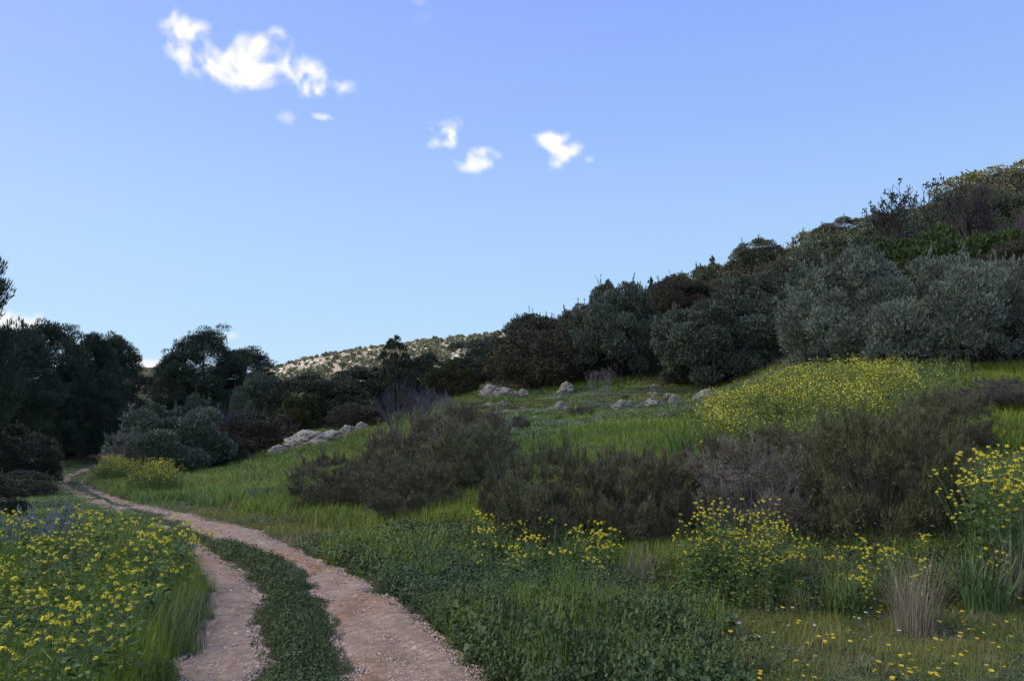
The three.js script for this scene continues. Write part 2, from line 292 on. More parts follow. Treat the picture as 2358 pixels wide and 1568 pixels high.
// ------------------------------------------------------------------ mesh builders
class Leaves {
  constructor() { this.p = []; this.c = []; this.i = []; }
  get n() { return this.p.length / 3; }
  blade(x, y, z, dx, dy, dz, len, wid, c, R, droop = 0) {      // a pointed leaf or twig of two triangles with a crease
    let sx = R() - 0.5, sy = R() - 0.5, sz = R() - 0.5; const k = sx * dx + sy * dy + sz * dz; sx -= k * dx; sy -= k * dy; sz -= k * dz;
    const m = wid * 0.5 / (Math.hypot(sx, sy, sz) + 1e-6); sx *= m; sy *= m; sz *= m; const o = this.n, h = len * 0.45;
    this.p.push(x, y, z, x + dx * h + sx, y + dy * h + sy, z + dz * h + sz, x + dx * h - sx, y + dy * h - sy, z + dz * h - sz, x + dx * len, y + dy * len - droop * len, z + dz * len);
    this.c.push(...c, ...c, ...c, ...c); this.i.push(o, o + 1, o + 2, o + 1, o + 3, o + 2);
  }
  grass(x, y, z, ang, lean, len, wid, c, bend) {                // a curved grass blade
    const ca = Math.cos(ang), sa = Math.sin(ang), o = this.n; let px = x, py = y, pz = z, a = lean;
    for (let k = 0; k < 3; k++) {
      const w = wid * (0.5 - 0.13 * k); this.p.push(px - sa * w, py, pz + ca * w, px + sa * w, py, pz - ca * w); this.c.push(...c, ...c);
      px += ca * Math.sin(a) * len / 3; py += Math.cos(a) * len / 3; pz += sa * Math.sin(a) * len / 3; a += bend;
    }
    this.p.push(px, py, pz); this.c.push(...c);
    this.i.push(o, o + 1, o + 2, o + 1, o + 3, o + 2, o + 2, o + 3, o + 4, o + 3, o + 5, o + 4, o + 4, o + 5, o + 6);
  }
  disc(x, y, z, nx, ny, nz, r, c, k = 6, cup = 0.15) {          // a rounded leaf or petal ring
    const n = new THREE.Vector3(nx, ny, nz).normalize(), a = new THREE.Vector3(n.y, n.z, -n.x).cross(n).normalize(), b = new THREE.Vector3().crossVectors(n, a), o = this.n;
    this.p.push(x, y, z); this.c.push(...c);
    for (let q = 0; q < k; q++) { const t = q / k * 2 * Math.PI, w = r * (q % 2 ? 0.86 : 1), u = Math.cos(t) * w, v = Math.sin(t) * w; this.p.push(x + a.x * u + b.x * v + n.x * cup * r, y + a.y * u + b.y * v + n.y * cup * r, z + a.z * u + b.z * v + n.z * cup * r); this.c.push(...c); }
    for (let q = 0; q < k; q++) this.i.push(o, o + 1 + q, o + 1 + (q + 1) % k);
  }
  limb(pts, r0, r1, c, sides = 5) {                             // a tapering limb through points
    const o = this.n, N = pts.length;
    for (let k = 0; k < N; k++) {
      const d = pts[Math.min(k + 1, N - 1)].clone().sub(pts[Math.max(k - 1, 0)]).normalize(), a = new THREE.Vector3(d.y + 0.3, -d.x, 0.4).cross(d).normalize(), b = new THREE.Vector3().crossVectors(d, a), r = lerp(r0, r1, k / (N - 1));
      for (let q = 0; q < sides; q++) { const t = q / sides * 2 * Math.PI; this.p.push(pts[k].x + (a.x * Math.cos(t) + b.x * Math.sin(t)) * r, pts[k].y + (a.y * Math.cos(t) + b.y * Math.sin(t)) * r, pts[k].z + (a.z * Math.cos(t) + b.z * Math.sin(t)) * r); this.c.push(...c); }
    }
    for (let k = 0; k < N - 1; k++) for (let q = 0; q < sides; q++) { const A = o + k * sides + q, B = o + k * sides + (q + 1) % sides; this.i.push(A, B, A + sides, B, B + sides, A + sides); }
    if (sides > 2) for (let q = 1; q < sides - 1; q++) this.i.push(o, o + q + 1, o + q, o + (N - 1) * sides, o + (N - 1) * sides + q, o + (N - 1) * sides + q + 1);
  }
  geo() {
    const g = new THREE.BufferGeometry(); g.setAttribute('position', new THREE.Float32BufferAttribute(this.p, 3)); g.setAttribute('color', new THREE.Float32BufferAttribute(this.c, 3));
    g.setIndex(this.i); return g;
  }
}
const V = (x, y, z) => new THREE.Vector3(x, y, z);
const mixc = (a, b, t) => [lerp(a[0], b[0], t), lerp(a[1], b[1], t), lerp(a[2], b[2], t)];
const part = (geo, m, name, stuff) => { const o = new THREE.Mesh(geo, m); o.name = name; if (stuff) o.userData = { kind: 'stuff' }; return o; };

// a crown or bush built from lobes of small leaves round limbs
function bush(o) {
  const R = rng(o.seed), L = new Leaves(), T = new Leaves(), W = o.w / 2, H = o.h, lobes = [];
  const base = o.base ?? 0.12;
  for (let k = 0; k < o.lobes; k++) {
    const a = R() * 6.283, t = R(), e = Math.asin(lerp(-0.75, 1, t ** 0.8)), q = 0.66 + 0.26 * R() ** 0.5, lr = o.lobe * (0.65 + 0.7 * R());
    const cy = base + (1 - base) * 0.42;
    const c = V(Math.cos(a) * Math.cos(e) * W * q, H * (cy + Math.sin(e) * (e > 0 ? 1 - cy : cy - base) * q * 1.02), Math.sin(a) * Math.cos(e) * W * q);
    c.y = Math.max(c.y, lr * 0.55); lobes.push({ c, lr, tone: R(), d: c.clone().sub(V(0, H * cy * 0.8, 0)).normalize() });
  }
  for (let k = 0; k < o.lobes * 0.18; k++) { const a = R() * 6.283, q = R() * 0.5, lr = o.lobe * 1.1; lobes.push({ c: V(Math.cos(a) * W * q, H * (0.2 + 0.5 * R()), Math.sin(a) * W * q), lr, tone: R(), d: V(0, 1, 0) }); }
  for (let k = 0; k < o.lobes * (o.skirt ?? 0.4); k++) { const a = R() * 6.283, q = 0.55 + 0.35 * R(), lr = o.lobe * (0.7 + 0.5 * R()), c = V(Math.cos(a) * W * q, H * (0.06 + 0.26 * R()), Math.sin(a) * W * q); lobes.push({ c, lr, tone: R() * 0.8, d: V(Math.cos(a) * 0.8, 0.4, Math.sin(a) * 0.8) }); }
  const trunkR = o.trunk ?? 0.03 * o.w;
  const stems = o.stems ?? 1;
  for (const l of lobes) {
    const s = (Math.floor(R() * stems) / stems) * 6.283, b = V(Math.cos(s) * trunkR * (stems > 1 ? 2.5 : 0), -0.15, Math.sin(s) * trunkR * (stems > 1 ? 2.5 : 0)), m = b.clone().lerp(l.c, 0.45).add(V((R() - 0.5) * 0.2 * W, H * 0.08, (R() - 0.5) * 0.2 * W));
    T.limb([b, m, l.c.clone()], trunkR * (0.55 + 0.3 * R()), trunkR * 0.10, [1, 1, 1], 4);
  }
  let tot = 0; for (const l of lobes) { tot += l.lr * l.lr; l.cum = tot; }
  for (let k = 0; k < o.n; k++) {
    const q = R() * tot; let l = lobes[0]; for (const m of lobes) if (q <= m.cum) { l = m; break; }
    let dx = R() * 2 - 1, dy = R() * 2 - 1, dz = R() * 2 - 1; const n = Math.hypot(dx, dy, dz) + 1e-6;
    dx = dx / n + l.d.x * 0.45; dy = dy / n + l.d.y * 0.45 + (o.cap ?? 0.5); dz = dz / n + l.d.z * 0.45; const m = Math.hypot(dx, dy, dz) + 1e-6; dx /= m; dy /= m; dz /= m;
    const rr = l.lr * (0.35 + 0.65 * Math.sqrt(R())) * (0.8 + 0.4 * noise3(l.c.x * 9 + dx * 2.3, dy * 2.3, dz * 2.3));
    const x = l.c.x + dx * rr, z = l.c.z + dz * rr; let y = l.c.y + dy * rr * (o.flat ?? 0.8);  if (y < 0.02) y = 0.02 + R() * 0.25;
    let ex = dx * o.out + (R() - 0.5) * o.mess, ey = dy * o.out + o.up + (R() - 0.5) * o.mess, ez = dz * o.out + (R() - 0.5) * o.mess; const w = Math.hypot(ex, ey, ez) + 1e-6;
    const c = mixc(mixc(o.a, o.b, clamp(l.tone * 0.75 + R() * 0.25, 0, 1)), o.c ?? o.a, R() < (o.odd ?? 0) ? 1 : 0);
    const taper = o.cone ? 1.15 - 0.85 * clamp(y / H, 0, 1) : 1;
    L.blade(x * taper, y, z * taper, ex / w, ey / w, ez / w, o.len * (0.6 + 0.8 * R()), o.wid * (0.7 + 0.6 * R()), c, R);
  }
  for (let k = 0; k < (o.shoots ?? 0); k++) {                  // upright leafy shoots that break the outline
    const l = lobes[Math.floor(R() * o.lobes)]; if (l.c.y < H * 0.35) continue;
    const s = l.c.clone().addScaledVector(l.d, l.lr * 0.8), d = V((R() - 0.5) * 0.5 + l.d.x * 0.4, 1, (R() - 0.5) * 0.5 + l.d.z * 0.4).normalize(), len = o.shoot * (0.5 + R());
    for (let m = 0; m < 16; m++) { const p = s.clone().addScaledVector(d, len * m / 16), b = V(R() - 0.5, 0.5 + R() * 0.4, R() - 0.5).normalize(); L.blade(p.x, p.y, p.z, b.x, b.y, b.z, o.len * (0.6 + 0.5 * R()), o.wid * 0.85, mixc(o.a, o.b, 0.5 + 0.5 * R()), R); }
  }
  return { crown: L.geo(), trunk: T.geo(), w: o.w, h: o.h };
}
function pine(seed, w, h) {
  const R = rng(seed), L = new Leaves(), T = new Leaves(), lean = (R() - 0.5) * 0.8, top = V(lean, h * 0.93, (R() - 0.5) * 0.8), lobes = [];
  const trunkAt = t => V(top.x * t * t + Math.sin(t * 4 + seed) * 0.15, -0.2 + (top.y + 0.2) * t, top.z * t * t);
  T.limb([0, 0.2, 0.4, 0.6, 0.8, 1].map(trunkAt), 0.22, 0.05, [1, 1, 1], 7);
  for (let k = 0; k < 110; k++) {
    const t = 0.10 + 0.90 * (k + R()) / 110, prof = Math.pow(Math.sin(Math.PI * clamp(0.14 + 0.80 * t, 0, 1)), 0.7) * (t > 0.85 ? 0.85 : 1), a = k * 2.4 + R() * 1.4, q = prof * w / 2 * (0.45 + 0.55 * R());
    const b = trunkAt(clamp(t - 0.06, 0, 1)), c = V(b.x + Math.cos(a) * q, h * t * 0.95 + 0.5 * R(), b.z + Math.sin(a) * q), lr = (0.55 + 0.5 * R()) * (0.75 + 0.06 * w);
    lobes.push({ c, lr, tone: R() });
    T.limb([b, b.clone().lerp(c, 0.5).add(V(0, -0.12 * q * 0.3, 0)), c], 0.06 * (1.2 - t) + 0.02, 0.012, [1, 1, 1], 4);
    for (let m = 0; m < 2; m++) { const d = V((R() - 0.5) * 1.8, (R() - 0.2) * 0.9, (R() - 0.5) * 1.8); lobes.push({ c: c.clone().addScaledVector(d, lr * 0.9), lr: lr * 0.62, tone: R() }); }
  }
  let tot = 0; for (const l of lobes) { tot += l.lr * l.lr; l.cum = tot; }
  for (let k = 0; k < 50000; k++) {
    const q = R() * tot; let l = lobes[0]; for (const m of lobes) if (q <= m.cum) { l = m; break; }
    let dx = R() * 2 - 1, dy = R() * 2 - 1, dz = R() * 2 - 1; const n = Math.hypot(dx, dy, dz) + 1e-6; dx /= n; dy /= n; dz /= n;
    const rr = l.lr * (0.3 + 0.7 * Math.sqrt(R())), c = mixc([0.022, 0.042, 0.022], [0.045, 0.07, 0.032], l.tone * 0.6 + R() * 0.4);
    const e = V(dx * 0.7 + (R() - 0.5) * 0.6, dy * 0.6 + 0.7, dz * 0.7 + (R() - 0.5) * 0.6).normalize();
    L.blade(l.c.x + dx * rr, Math.max(0.1, l.c.y + dy * rr * 0.48), l.c.z + dz * rr, e.x, e.y, e.z, 0.22 + 0.16 * R(), 0.05 + 0.03 * R(), c, R);
  }
  return { crown: L.geo(), trunk: T.geo(), w, h };
}
function bareTree(seed, h, spread, depth = 6, o = {}) {
  const R = rng(seed), T = new Leaves(), tw = new Leaves(), L = new Leaves(); let mx = 0, my = 0;
  const grow = (p, d, len, r, k) => {
    const e = p.clone().addScaledVector(d, len), m = p.clone().lerp(e, 0.5).add(V((R() - 0.5) * len * 0.22, (R() - 0.5) * len * 0.1, (R() - 0.5) * len * 0.22));
    (k > depth - 3 ? T : tw).limb([p, m, e], r, r * 0.66, [1, 1, 1], k > depth - 3 ? 6 : 3); mx = Math.max(mx, Math.abs(e.x)); my = Math.max(my, e.y);
    if (k <= 0) { if (o.leaf && R() < o.leaf) for (let q = 0; q < 9; q++) { const b = V(R() - 0.5, R() - 0.3, R() - 0.5).normalize(); L.blade(e.x + (R() - 0.5) * 0.2, e.y + (R() - 0.5) * 0.2, e.z + (R() - 0.5) * 0.2, b.x, b.y, b.z, 0.14, 0.10, o.leafColor, R); } return; }
    const n = k > depth - 2 ? 3 + Math.floor(R() * 2) : 2 + (R() < 0.45 ? 1 : 0);
    for (let q = 0; q < n; q++) { const s = spread * (0.7 + 0.6 * R()), a = R() * 6.283, u = V(d.x + Math.cos(a) * s, d.y * 0.9 + (o.up ?? 0.25) + (R() - 0.5) * 0.4, d.z + Math.sin(a) * s).normalize(); grow(q ? e : e.clone(), u, len * (0.62 + 0.25 * R()), r * (0.55 + 0.15 * R()), k - 1); }
  };
  const trunks = o.trunks ?? 1;
  for (let q = 0; q < trunks; q++) { const a = q / trunks * 6.283 + R(); grow(V(Math.cos(a) * 0.08 * (trunks - 1), -0.15, Math.sin(a) * 0.08 * (trunks - 1)), V(Math.cos(a) * 0.3 * (trunks > 1 ? 1.4 : 0.3), 1, Math.sin(a) * 0.3 * (trunks > 1 ? 1.4 : 0.3)).normalize(), h * (o.first ?? 0.26), h * (o.thick ?? 0.028), depth); }
  return { trunk: T.geo(), twigs: tw.geo(), crown: o.leaf ? L.geo() : null, w: mx * 2, h: my };
}

// ------------------------------------------------------------------ trees, shrubs and bushes
const tint = (r, g, b) => { const m = leafMat.clone(); m.color = new THREE.Color().setRGB(r, g, b); return m; };
const OLIVE = { a: [0.05, 0.066, 0.038], b: [0.122, 0.15, 0.095] }, BROWN = { a: [0.05, 0.042, 0.022], b: [0.098, 0.083, 0.042] }, GREEN = { a: [0.03, 0.055, 0.012], b: [0.085, 0.125, 0.022] }, DARK = { a: [0.032, 0.044, 0.02], b: [0.066, 0.083, 0.038] };
const kinds = {
  olive: [1, 2, 3].map(s => bush({ ...OLIVE, seed: 100 + s, w: 6, h: 4, lobes: 42, lobe: 0.74, n: 56000, out: 0.6, up: 0.55, mess: 1.3, len: 0.16, wid: 0.066, shoots: 110, shoot: 0.45, trunk: 0.09, stems: 5, base: 0.05, odd: 0.04, c: [0.10, 0.085, 0.07] })),
  bigOlive: [1, 2].map(s => bush({ ...OLIVE, a: [0.085, 0.105, 0.07], b: [0.205, 0.24, 0.17], seed: 140 + s, w: 8, h: 4.2, lobes: 66, lobe: 0.78, n: 84000, out: 0.55, up: 0.7, mess: 1.2, len: 0.14, wid: 0.05, shoots: 420, shoot: 0.5, trunk: 0.09, stems: 7, base: 0.0, odd: 0.05, c: [0.11, 0.09, 0.075] })),
  dark: [1, 2].map(s => bush({ ...DARK, seed: 200 + s, w: 5, h: 4, lobes: 44, lobe: 0.68, n: 32000, out: 0.7, up: 0.3, mess: 1.4, len: 0.15, wid: 0.065, shoots: 50, shoot: 0.5, trunk: 0.09, stems: 3, base: 0.05, odd: 0.1, c: [0.10, 0.08, 0.06] })),
  brown: [1, 2].map(s => bush({ ...BROWN, seed: 240 + s, w: 5, h: 4, lobes: 48, lobe: 0.66, n: 32000, out: 0.6, up: 0.4, mess: 1.5, len: 0.15, wid: 0.06, shoots: 60, shoot: 0.5, trunk: 0.09, stems: 4, base: 0.02, odd: 0.2, c: [0.06, 0.075, 0.04] })),
  green: [1, 2].map(s => bush({ ...GREEN, seed: 280 + s, w: 5, h: 3, lobes: 46, lobe: 0.6, n: 24000, out: 0.7, up: 0.4, mess: 1.2, len: 0.16, wid: 0.08, trunk: 0.07, stems: 4, base: 0.0 })),
  spire: [1].map(s => bush({ ...DARK, seed: 310 + s, w: 4, h: 6, lobes: 40, lobe: 0.6, n: 15000, out: 0.6, up: 0.6, mess: 1.3, len: 0.2, wid: 0.06, cone: 1, trunk: 0.1, stems: 1, base: 0.05 })),
  small: [1, 2, 3].map(s => bush({ ...OLIVE, seed: 330 + s, w: 3.4, h: 2.2, lobes: 20, lobe: 0.56, n: 3800, out: 0.6, up: 0.45, mess: 1.4, len: 0.19, wid: 0.085, shoots: 16, shoot: 0.4, trunk: 0.05, stems: 3, base: 0.0, odd: 0.2, c: [0.10, 0.085, 0.065] })),
  thorn: [1, 2, 3].map(s => bush({ a: [0.084, 0.076, 0.034], b: [0.15, 0.138, 0.06], c: [0.23, 0.205, 0.15], odd: 0.14, seed: 360 + s, w: 2.5, h: 1.6, lobes: 100, lobe: 0.2, n: 44000, out: 0.5, up: 0.65, mess: 1.3, len: 0.085, wid: 0.0105, shoots: 900, shoot: 0.24, trunk: 0.03, stems: 9, base: 0.0 })),
  greyThorn: [1, 2].map(s => bush({ a: [0.14, 0.12, 0.095], b: [0.26, 0.23, 0.19], c: [0.12, 0.11, 0.05], odd: 0.12, seed: 390 + s, w: 2.5, h: 1.6, lobes: 100, lobe: 0.2, n: 38000, out: 0.5, up: 0.55, mess: 1.6, len: 0.085, wid: 0.0105, shoots: 700, shoot: 0.24, trunk: 0.03, stems: 9, base: 0.0 })),
  pine: [1, 2, 3].map(s => pine(400 + s, 7.5 + s * 0.6, 11)),
  sage: [1, 2].map(s => bush({ a: [0.17, 0.20, 0.17], b: [0.30, 0.33, 0.30], seed: 430 + s, w: 1.2, h: 0.8, lobes: 22, lobe: 0.14, n: 2600, out: 0.6, up: 0.6, mess: 1.0, len: 0.055, wid: 0.03, shoots: 40, shoot: 0.22, trunk: 0.012, stems: 8, base: 0.0 })),
};
const barks = { pine: darkBarkMat, olive: darkBarkMat, bigOlive: darkBarkMat, thorn: barkMat, greyThorn: greyBarkMat };
const used = {};
// kind, name, centre and top in the 2358-wide view, width there, metres ahead, label, category, group, tint
function plant(kind, name, cx, topY, wpx, D, label, category, group, tone = [1, 1, 1], o = {}) {
  const vs = kinds[kind], k = (used[kind] = (used[kind] ?? -1) + 1), v = vs[(o.variant ?? k) % vs.length];
  const px = cx * DX, [x, y, z] = atPixel(px, D), topH = o.height ?? Math.max(0.35, place(px, topY * 0.43367, D)[1] - y), w = wpx * DX / FPX * D;
  const g = new THREE.Group(); const R = rng(7000 + k * 13 + kind.length * 977);
  const m = tone[0] === 1 && tone[1] === 1 && tone[2] === 1 ? leafMat : tint(...tone);
  g.add(part(v.trunk, barks[kind] ?? barkMat, kind === 'pine' || kind === 'spire' ? 'trunk' : 'stems', kind !== 'pine'), part(v.crown, m, kind === 'thorn' || kind === 'greyThorn' || kind === 'sage' ? 'foliage' : 'crown', true));
  g.position.set(x, y - 0.03, z - (o.back ?? 0)); g.rotation.y = o.turn ?? R() * 6.28; g.scale.set(w / v.w, topH / v.h * (o.tall ?? 0.97), w / v.w);
  return add(g, name, label, category, group);
}
const B = plant;
// pines at the bend of the track
B('pine', 'pine_tree', 15, 752, 190, 50, 'dark pine cut by the picture edge, leftmost of the pine wood', 'tree', 'pines by the track bend');
B('pine', 'pine_tree', 100, 744, 180, 56, 'dark pine with the highest ragged top in the wood beside the bend', 'tree', 'pines by the track bend');
B('pine', 'pine_tree', 186, 766, 165, 60, 'dark pine in the middle of the wood behind the track bend', 'tree', 'pines by the track bend');
B('pine', 'pine_tree', 255, 772, 150, 66, 'dark pine at the gap, last of the wood behind the bend', 'tree', 'pines by the track bend');
B('pine', 'pine_tree', 150, 850, 200, 70, 'low dark pine filling the back of the wood at the bend', 'tree', 'pines by the track bend');
B('pine', 'pine_tree', 465, 760, 200, 78, 'broad dark pine standing alone right of the gap in the trees', 'tree', 'pines by the gap');
B('pine', 'pine_tree', 560, 800, 150, 82, 'shorter dark pine against the right side of the broad pine', 'tree', 'pines by the gap');
B('pine', 'pine_tree', 395, 812, 110, 76, 'small dark pine at the edge of the gap in the trees', 'tree', 'pines by the gap');
B('pine', 'pine_tree', -178, 470, 330, 27, 'tall pine at the picture edge, only a branch tip in view', 'tree');
B('dark', 'evergreen_shrub', 20, 985, 190, 31, 'black-green shrub at the picture edge beneath the pines', 'shrub', 'dark shrubs under the pines');
B('dark', 'evergreen_shrub', 120, 975, 170, 62, 'dark evergreen shrub in the shade under the pines beside the far track', 'shrub', 'dark shrubs under the pines');
B('dark', 'evergreen_shrub', 230, 960, 160, 72, 'dark evergreen shrub behind the top of the track bend', 'shrub', 'dark shrubs under the pines');
B('brown', 'brown_shrub', 50, 1085, 130, 24, 'low dark brown shrub at the picture edge behind the yellow flower patch', 'shrub', 'dark shrubs under the pines');
B('dark', 'evergreen_shrub', -40, 1095, 170, 17, 'dark shrub at the picture edge behind the grey leafy plants', 'shrub', 'dark shrubs under the pines');
// the olive group left of centre
B('olive', 'wild_olive', 390, 935, 255, 38, 'rounded grey-green wild olive on the inside of the track bend', 'shrub', null, [1.3, 1.35, 1.35]);
B('greyThorn', 'twiggy_shrub', 295, 1000, 120, 36, 'pale grey twiggy shrub at the foot of the rounded olive', 'shrub');
B('olive', 'wild_olive', 590, 868, 120, 50, 'tall grey-green olive below the right edge of the pines', 'shrub');
B('olive', 'wild_olive', 440, 918, 100, 48, 'grey-green olive top showing above the rounded olive', 'shrub');
B('brown', 'brown_shrub', 590, 950, 170, 42, 'dull brown shrub between the rounded olive and the rock outcrop', 'shrub', null, [0.8, 0.78, 0.85]);
B('brown', 'brown_shrub', 520, 1000, 120, 39, 'dark brown shrub touching the right side of the rounded olive', 'shrub', null, [0.85, 0.85, 0.85]);
B('dark', 'evergreen_shrub', 720, 868, 210, 50, 'dark green shrub behind the rock outcrop', 'shrub');
B('green', 'yellowish_shrub', 690, 900, 90, 47, 'yellow-green shrub at the left end of the rock outcrop', 'shrub', null, [0.9, 0.62, 0.7]);
B('dark', 'evergreen_shrub', 820, 855, 160, 53, 'dark green shrub left of the spired tree', 'shrub');
B('spire', 'spired_tree', 905, 765, 130, 54, 'dark tree with a pointed top against the sunlit hill', 'tree');
B('dark', 'evergreen_shrub', 985, 820, 150, 56, 'dark green shrub right of the spired tree', 'shrub');
B('green', 'yellowish_shrub', 1040, 836, 120, 48, 'dense olive-yellow bush right of the purple bare tree', 'shrub', null, [0.75, 0.5, 0.5]);
B('brown', 'brown_shrub', 820, 930, 130, 44, 'brown shrub above the right end of the rock outcrop', 'shrub', null, [0.9, 0.9, 0.9]);
B('olive', 'wild_olive', 1110, 785, 190, 60, 'grey-green olive on the skyline below the sunlit hill', 'shrub');
B('dark', 'evergreen_shrub', 1230, 733, 150, 64, 'dark shrub with small tips on the skyline at the foot of the ridge', 'shrub');
// the row of large shrubs above the rocky meadow
B('brown', 'brown_shrub', 1245, 745, 220, 48, 'large brown-leaved shrub above the stony meadow', 'shrub');
B('olive', 'wild_olive', 1430, 668, 220, 47, 'tall grey-green olive in the row above the stony meadow', 'shrub');
B('olive', 'wild_olive', 1655, 700, 290, 41, 'large round grey-green olive above the pale boulders', 'shrub');
B('spire', 'evergreen_tree', 1400, 636, 100, 64, 'small dark tree on the skyline behind the tall olive', 'tree');
B('spire', 'evergreen_tree', 1500, 632, 40, 74, 'left one of two tiny trees on the ridge skyline', 'tree');
B('spire', 'evergreen_tree', 1538, 630, 40, 74, 'right one of two tiny trees on the ridge skyline', 'tree');
B('spire', 'evergreen_tree', 1642, 584, 44, 86, 'slender little tree alone on the ridge skyline', 'tree');
B('dark', 'evergreen_shrub', 1745, 556, 130, 86, 'dome-shaped dark shrub on the ridge skyline', 'shrub');
B('olive', 'wild_olive', 1735, 632, 170, 58, 'grey-green olive on the slope above the round olive', 'shrub');
B('olive', 'wild_olive', 1880, 655, 160, 56, 'grey-green olive on the slope behind the big front olive', 'shrub', null, [0.92, 0.9, 0.88]);
B('brown', 'brown_shrub', 1570, 640, 150, 68, 'brown shrub just under the ridge skyline left of the slender tree', 'shrub');
B('green', 'yellowish_shrub', 1835, 720, 90, 43, 'yellow-green bush in the gap left of the big front olive', 'shrub', null, [0.8, 0.6, 0.6]);
B('bigOlive', 'wild_olive', 2055, 598, 500, 27, 'huge silvery olive thicket behind the flowering bank', 'shrub');
B('bigOlive', 'wild_olive', 2310, 612, 330, 27.6, 'silvery olive thicket cut by the right picture edge', 'shrub');
B('green', 'evergreen_bush', 2120, 545, 260, 46, 'bright green dense bush above the huge silvery olive', 'shrub');
B('green', 'evergreen_bush', 2270, 530, 200, 48, 'bright green dense bush under the bare dark tree', 'shrub');
B('dark', 'evergreen_shrub', 2030, 560, 150, 52, 'dark green shrub left of the bright green bush', 'shrub');
B('brown', 'brown_shrub', 2345, 560, 160, 44, 'dull brown shrub at the right picture edge above the olive thicket', 'shrub');
B('brown', 'brown_shrub', 1945, 508, 130, 92, 'dull rounded shrub on the ridge skyline right of the pale bush', 'shrub');
B('small', 'sun_tinted_shrub', 1862, 538, 90, 116, 'pale yellowish sun-tinted shrub on the ridge skyline', 'shrub', null, [1.7, 1.45, 0.8]);  // bright warm leaf tint: extra sunlight painted into the crest shrubs
B('small', 'sun_tinted_shrub', 1905, 528, 70, 118, 'small sun-tinted shrub beside the pale one on the ridge', 'shrub', null, [1.2, 1.1, 0.75]);  // milder tint, also sunlight put into the leaf colour
for (const [x, t, w, D, l] of [[2215, 412, 120, 118, 'sun-tinted tawny shrub on the ridge left of the bare dark tree'], [2285, 392, 140, 121, 'sun-tinted tawny shrub on the ridge behind the bare dark tree'], [2350, 382, 130, 124, 'sun-tinted tawny shrub on the ridge at the right picture edge']]) B('small', 'sun_tinted_shrub', x, t, w, D, l, 'shrub', null, [1.7, 1.45, 0.9]);  // leaf colour lightened and warmed to strengthen the sunlit crest
{ // the many small shrubs that cover the slope
  const R = rng(55);
  let n = 0;
  for (let t = 0; t < 6000 && n < 250; t++) {
    const D = 47 + R() * 62, px = 520 + R() * 540; const [x, y, z] = atPixel(px, D), q = seen(x, y, z);
    const crest = 318 - (px - 590) * 0.325;
    if (D > 75 && q[1] < crest - 2) continue; if (px < 600 && D < 56) continue; if (px > 860 && D < 60 && R() < 0.6) continue;
    n++;
    const high = D > 78, h = (1.2 + R() * 1.8) * (D > 88 ? 0.6 : 1), brown = R();
    const tone = brown < 0.3 ? [0.9, 0.74, 0.62] : brown < 0.7 ? [0.8, 0.86, 0.78] : [0.62, 0.72, 0.5];
    B('small', 'hillside_shrub', px / DX, 0, (2.2 + R() * 3.0) * FPX / D / DX, D, high ? 'low shrub among many high on the ridge slope' : 'low shrub among many on the slope behind the large olives', 'shrub', high ? 'shrubs on the upper ridge slope' : 'shrubs on the slope behind the olives', tone, { height: h });
  }
}
// fine twiggy cushions in front
const thornGroup = 'twiggy bushes on the meadow';
B('thorn', 'twiggy_bush', 770, 1050, 200, 18, 'brown twiggy bush on the meadow below the rock outcrop', 'bush', thornGroup);
B('thorn', 'twiggy_bush', 950, 1066, 215, 14.6, 'low brown twiggy bush nearest the far rut of the track', 'bush', thornGroup, [0.85, 0.92, 0.9]);
B('greyThorn', 'twiggy_bush', 1060, 938, 250, 20, 'tall grey twiggy bush right of the purple bare tree', 'bush', thornGroup, [0.72, 0.64, 0.5]);
B('thorn', 'twiggy_bush', 1100, 990, 230, 16.5, 'olive-brown twiggy bush in front of the tall grey one', 'bush', thornGroup, [0.85, 1.0, 0.85]);
B('greyThorn', 'twiggy_bush', 890, 990, 130, 20, 'small grey twiggy bush under the purple bare tree', 'bush', thornGroup, [0.7, 0.62, 0.5]);
B('thorn', 'twiggy_bush', 1270, 1030, 260, 11.8, 'left half of the broad brown twiggy thicket in mid picture', 'bush', thornGroup, [0.88, 0.98, 0.9]);
B('thorn', 'twiggy_bush', 1455, 1040, 270, 11.6, 'right half of the broad brown twiggy thicket in mid picture', 'bush', thornGroup);
B('thorn', 'twiggy_bush', 1150, 1085, 90, 13.2, 'little twiggy bush at the left foot of the broad thicket', 'bush', thornGroup, [0.8, 0.75, 0.8]);
B('greyThorn', 'twiggy_bush', 1730, 1030, 330, 11.6, 'silver-grey twiggy bush behind the tall yellow flowers', 'bush', thornGroup, [0.95, 0.9, 0.8]);
B('thorn', 'twiggy_bush', 1640, 1012, 170, 13.5, 'brown twiggy bush behind the silver-grey one', 'bush', thornGroup, [0.8, 0.75, 0.7]);
B('thorn', 'twiggy_bush', 2040, 950, 350, 10.9, 'large olive-brown twiggy bush behind the dry grass tuft', 'bush', thornGroup, [0.9, 1.0, 0.8]);
B('thorn', 'twiggy_bush', 2180, 905, 200, 14.5, 'brown twiggy bush above the large olive-brown one', 'bush', thornGroup);
B('greyThorn', 'twiggy_bush', 2310, 872, 220, 17.5, 'grey dry twiggy bush below the thicket at the right picture edge', 'bush', thornGroup, [0.6, 0.56, 0.56]);
B('thorn', 'twiggy_bush', 1900, 1005, 220, 12.6, 'brown twiggy bush between the silver-grey one and the large olive-brown one', 'bush', thornGroup, [1.05, 1.0, 1.15]);
B('thorn', 'twiggy_bush', 2165, 1000, 190, 11.9, 'brown twiggy bush between the large olive-brown one and the right edge flowers', 'bush', thornGroup);
B('thorn', 'twiggy_bush', 1575, 1075, 170, 12.3, 'low brown twiggy bush joining the broad thicket to the silver-grey bush', 'bush', thornGroup);
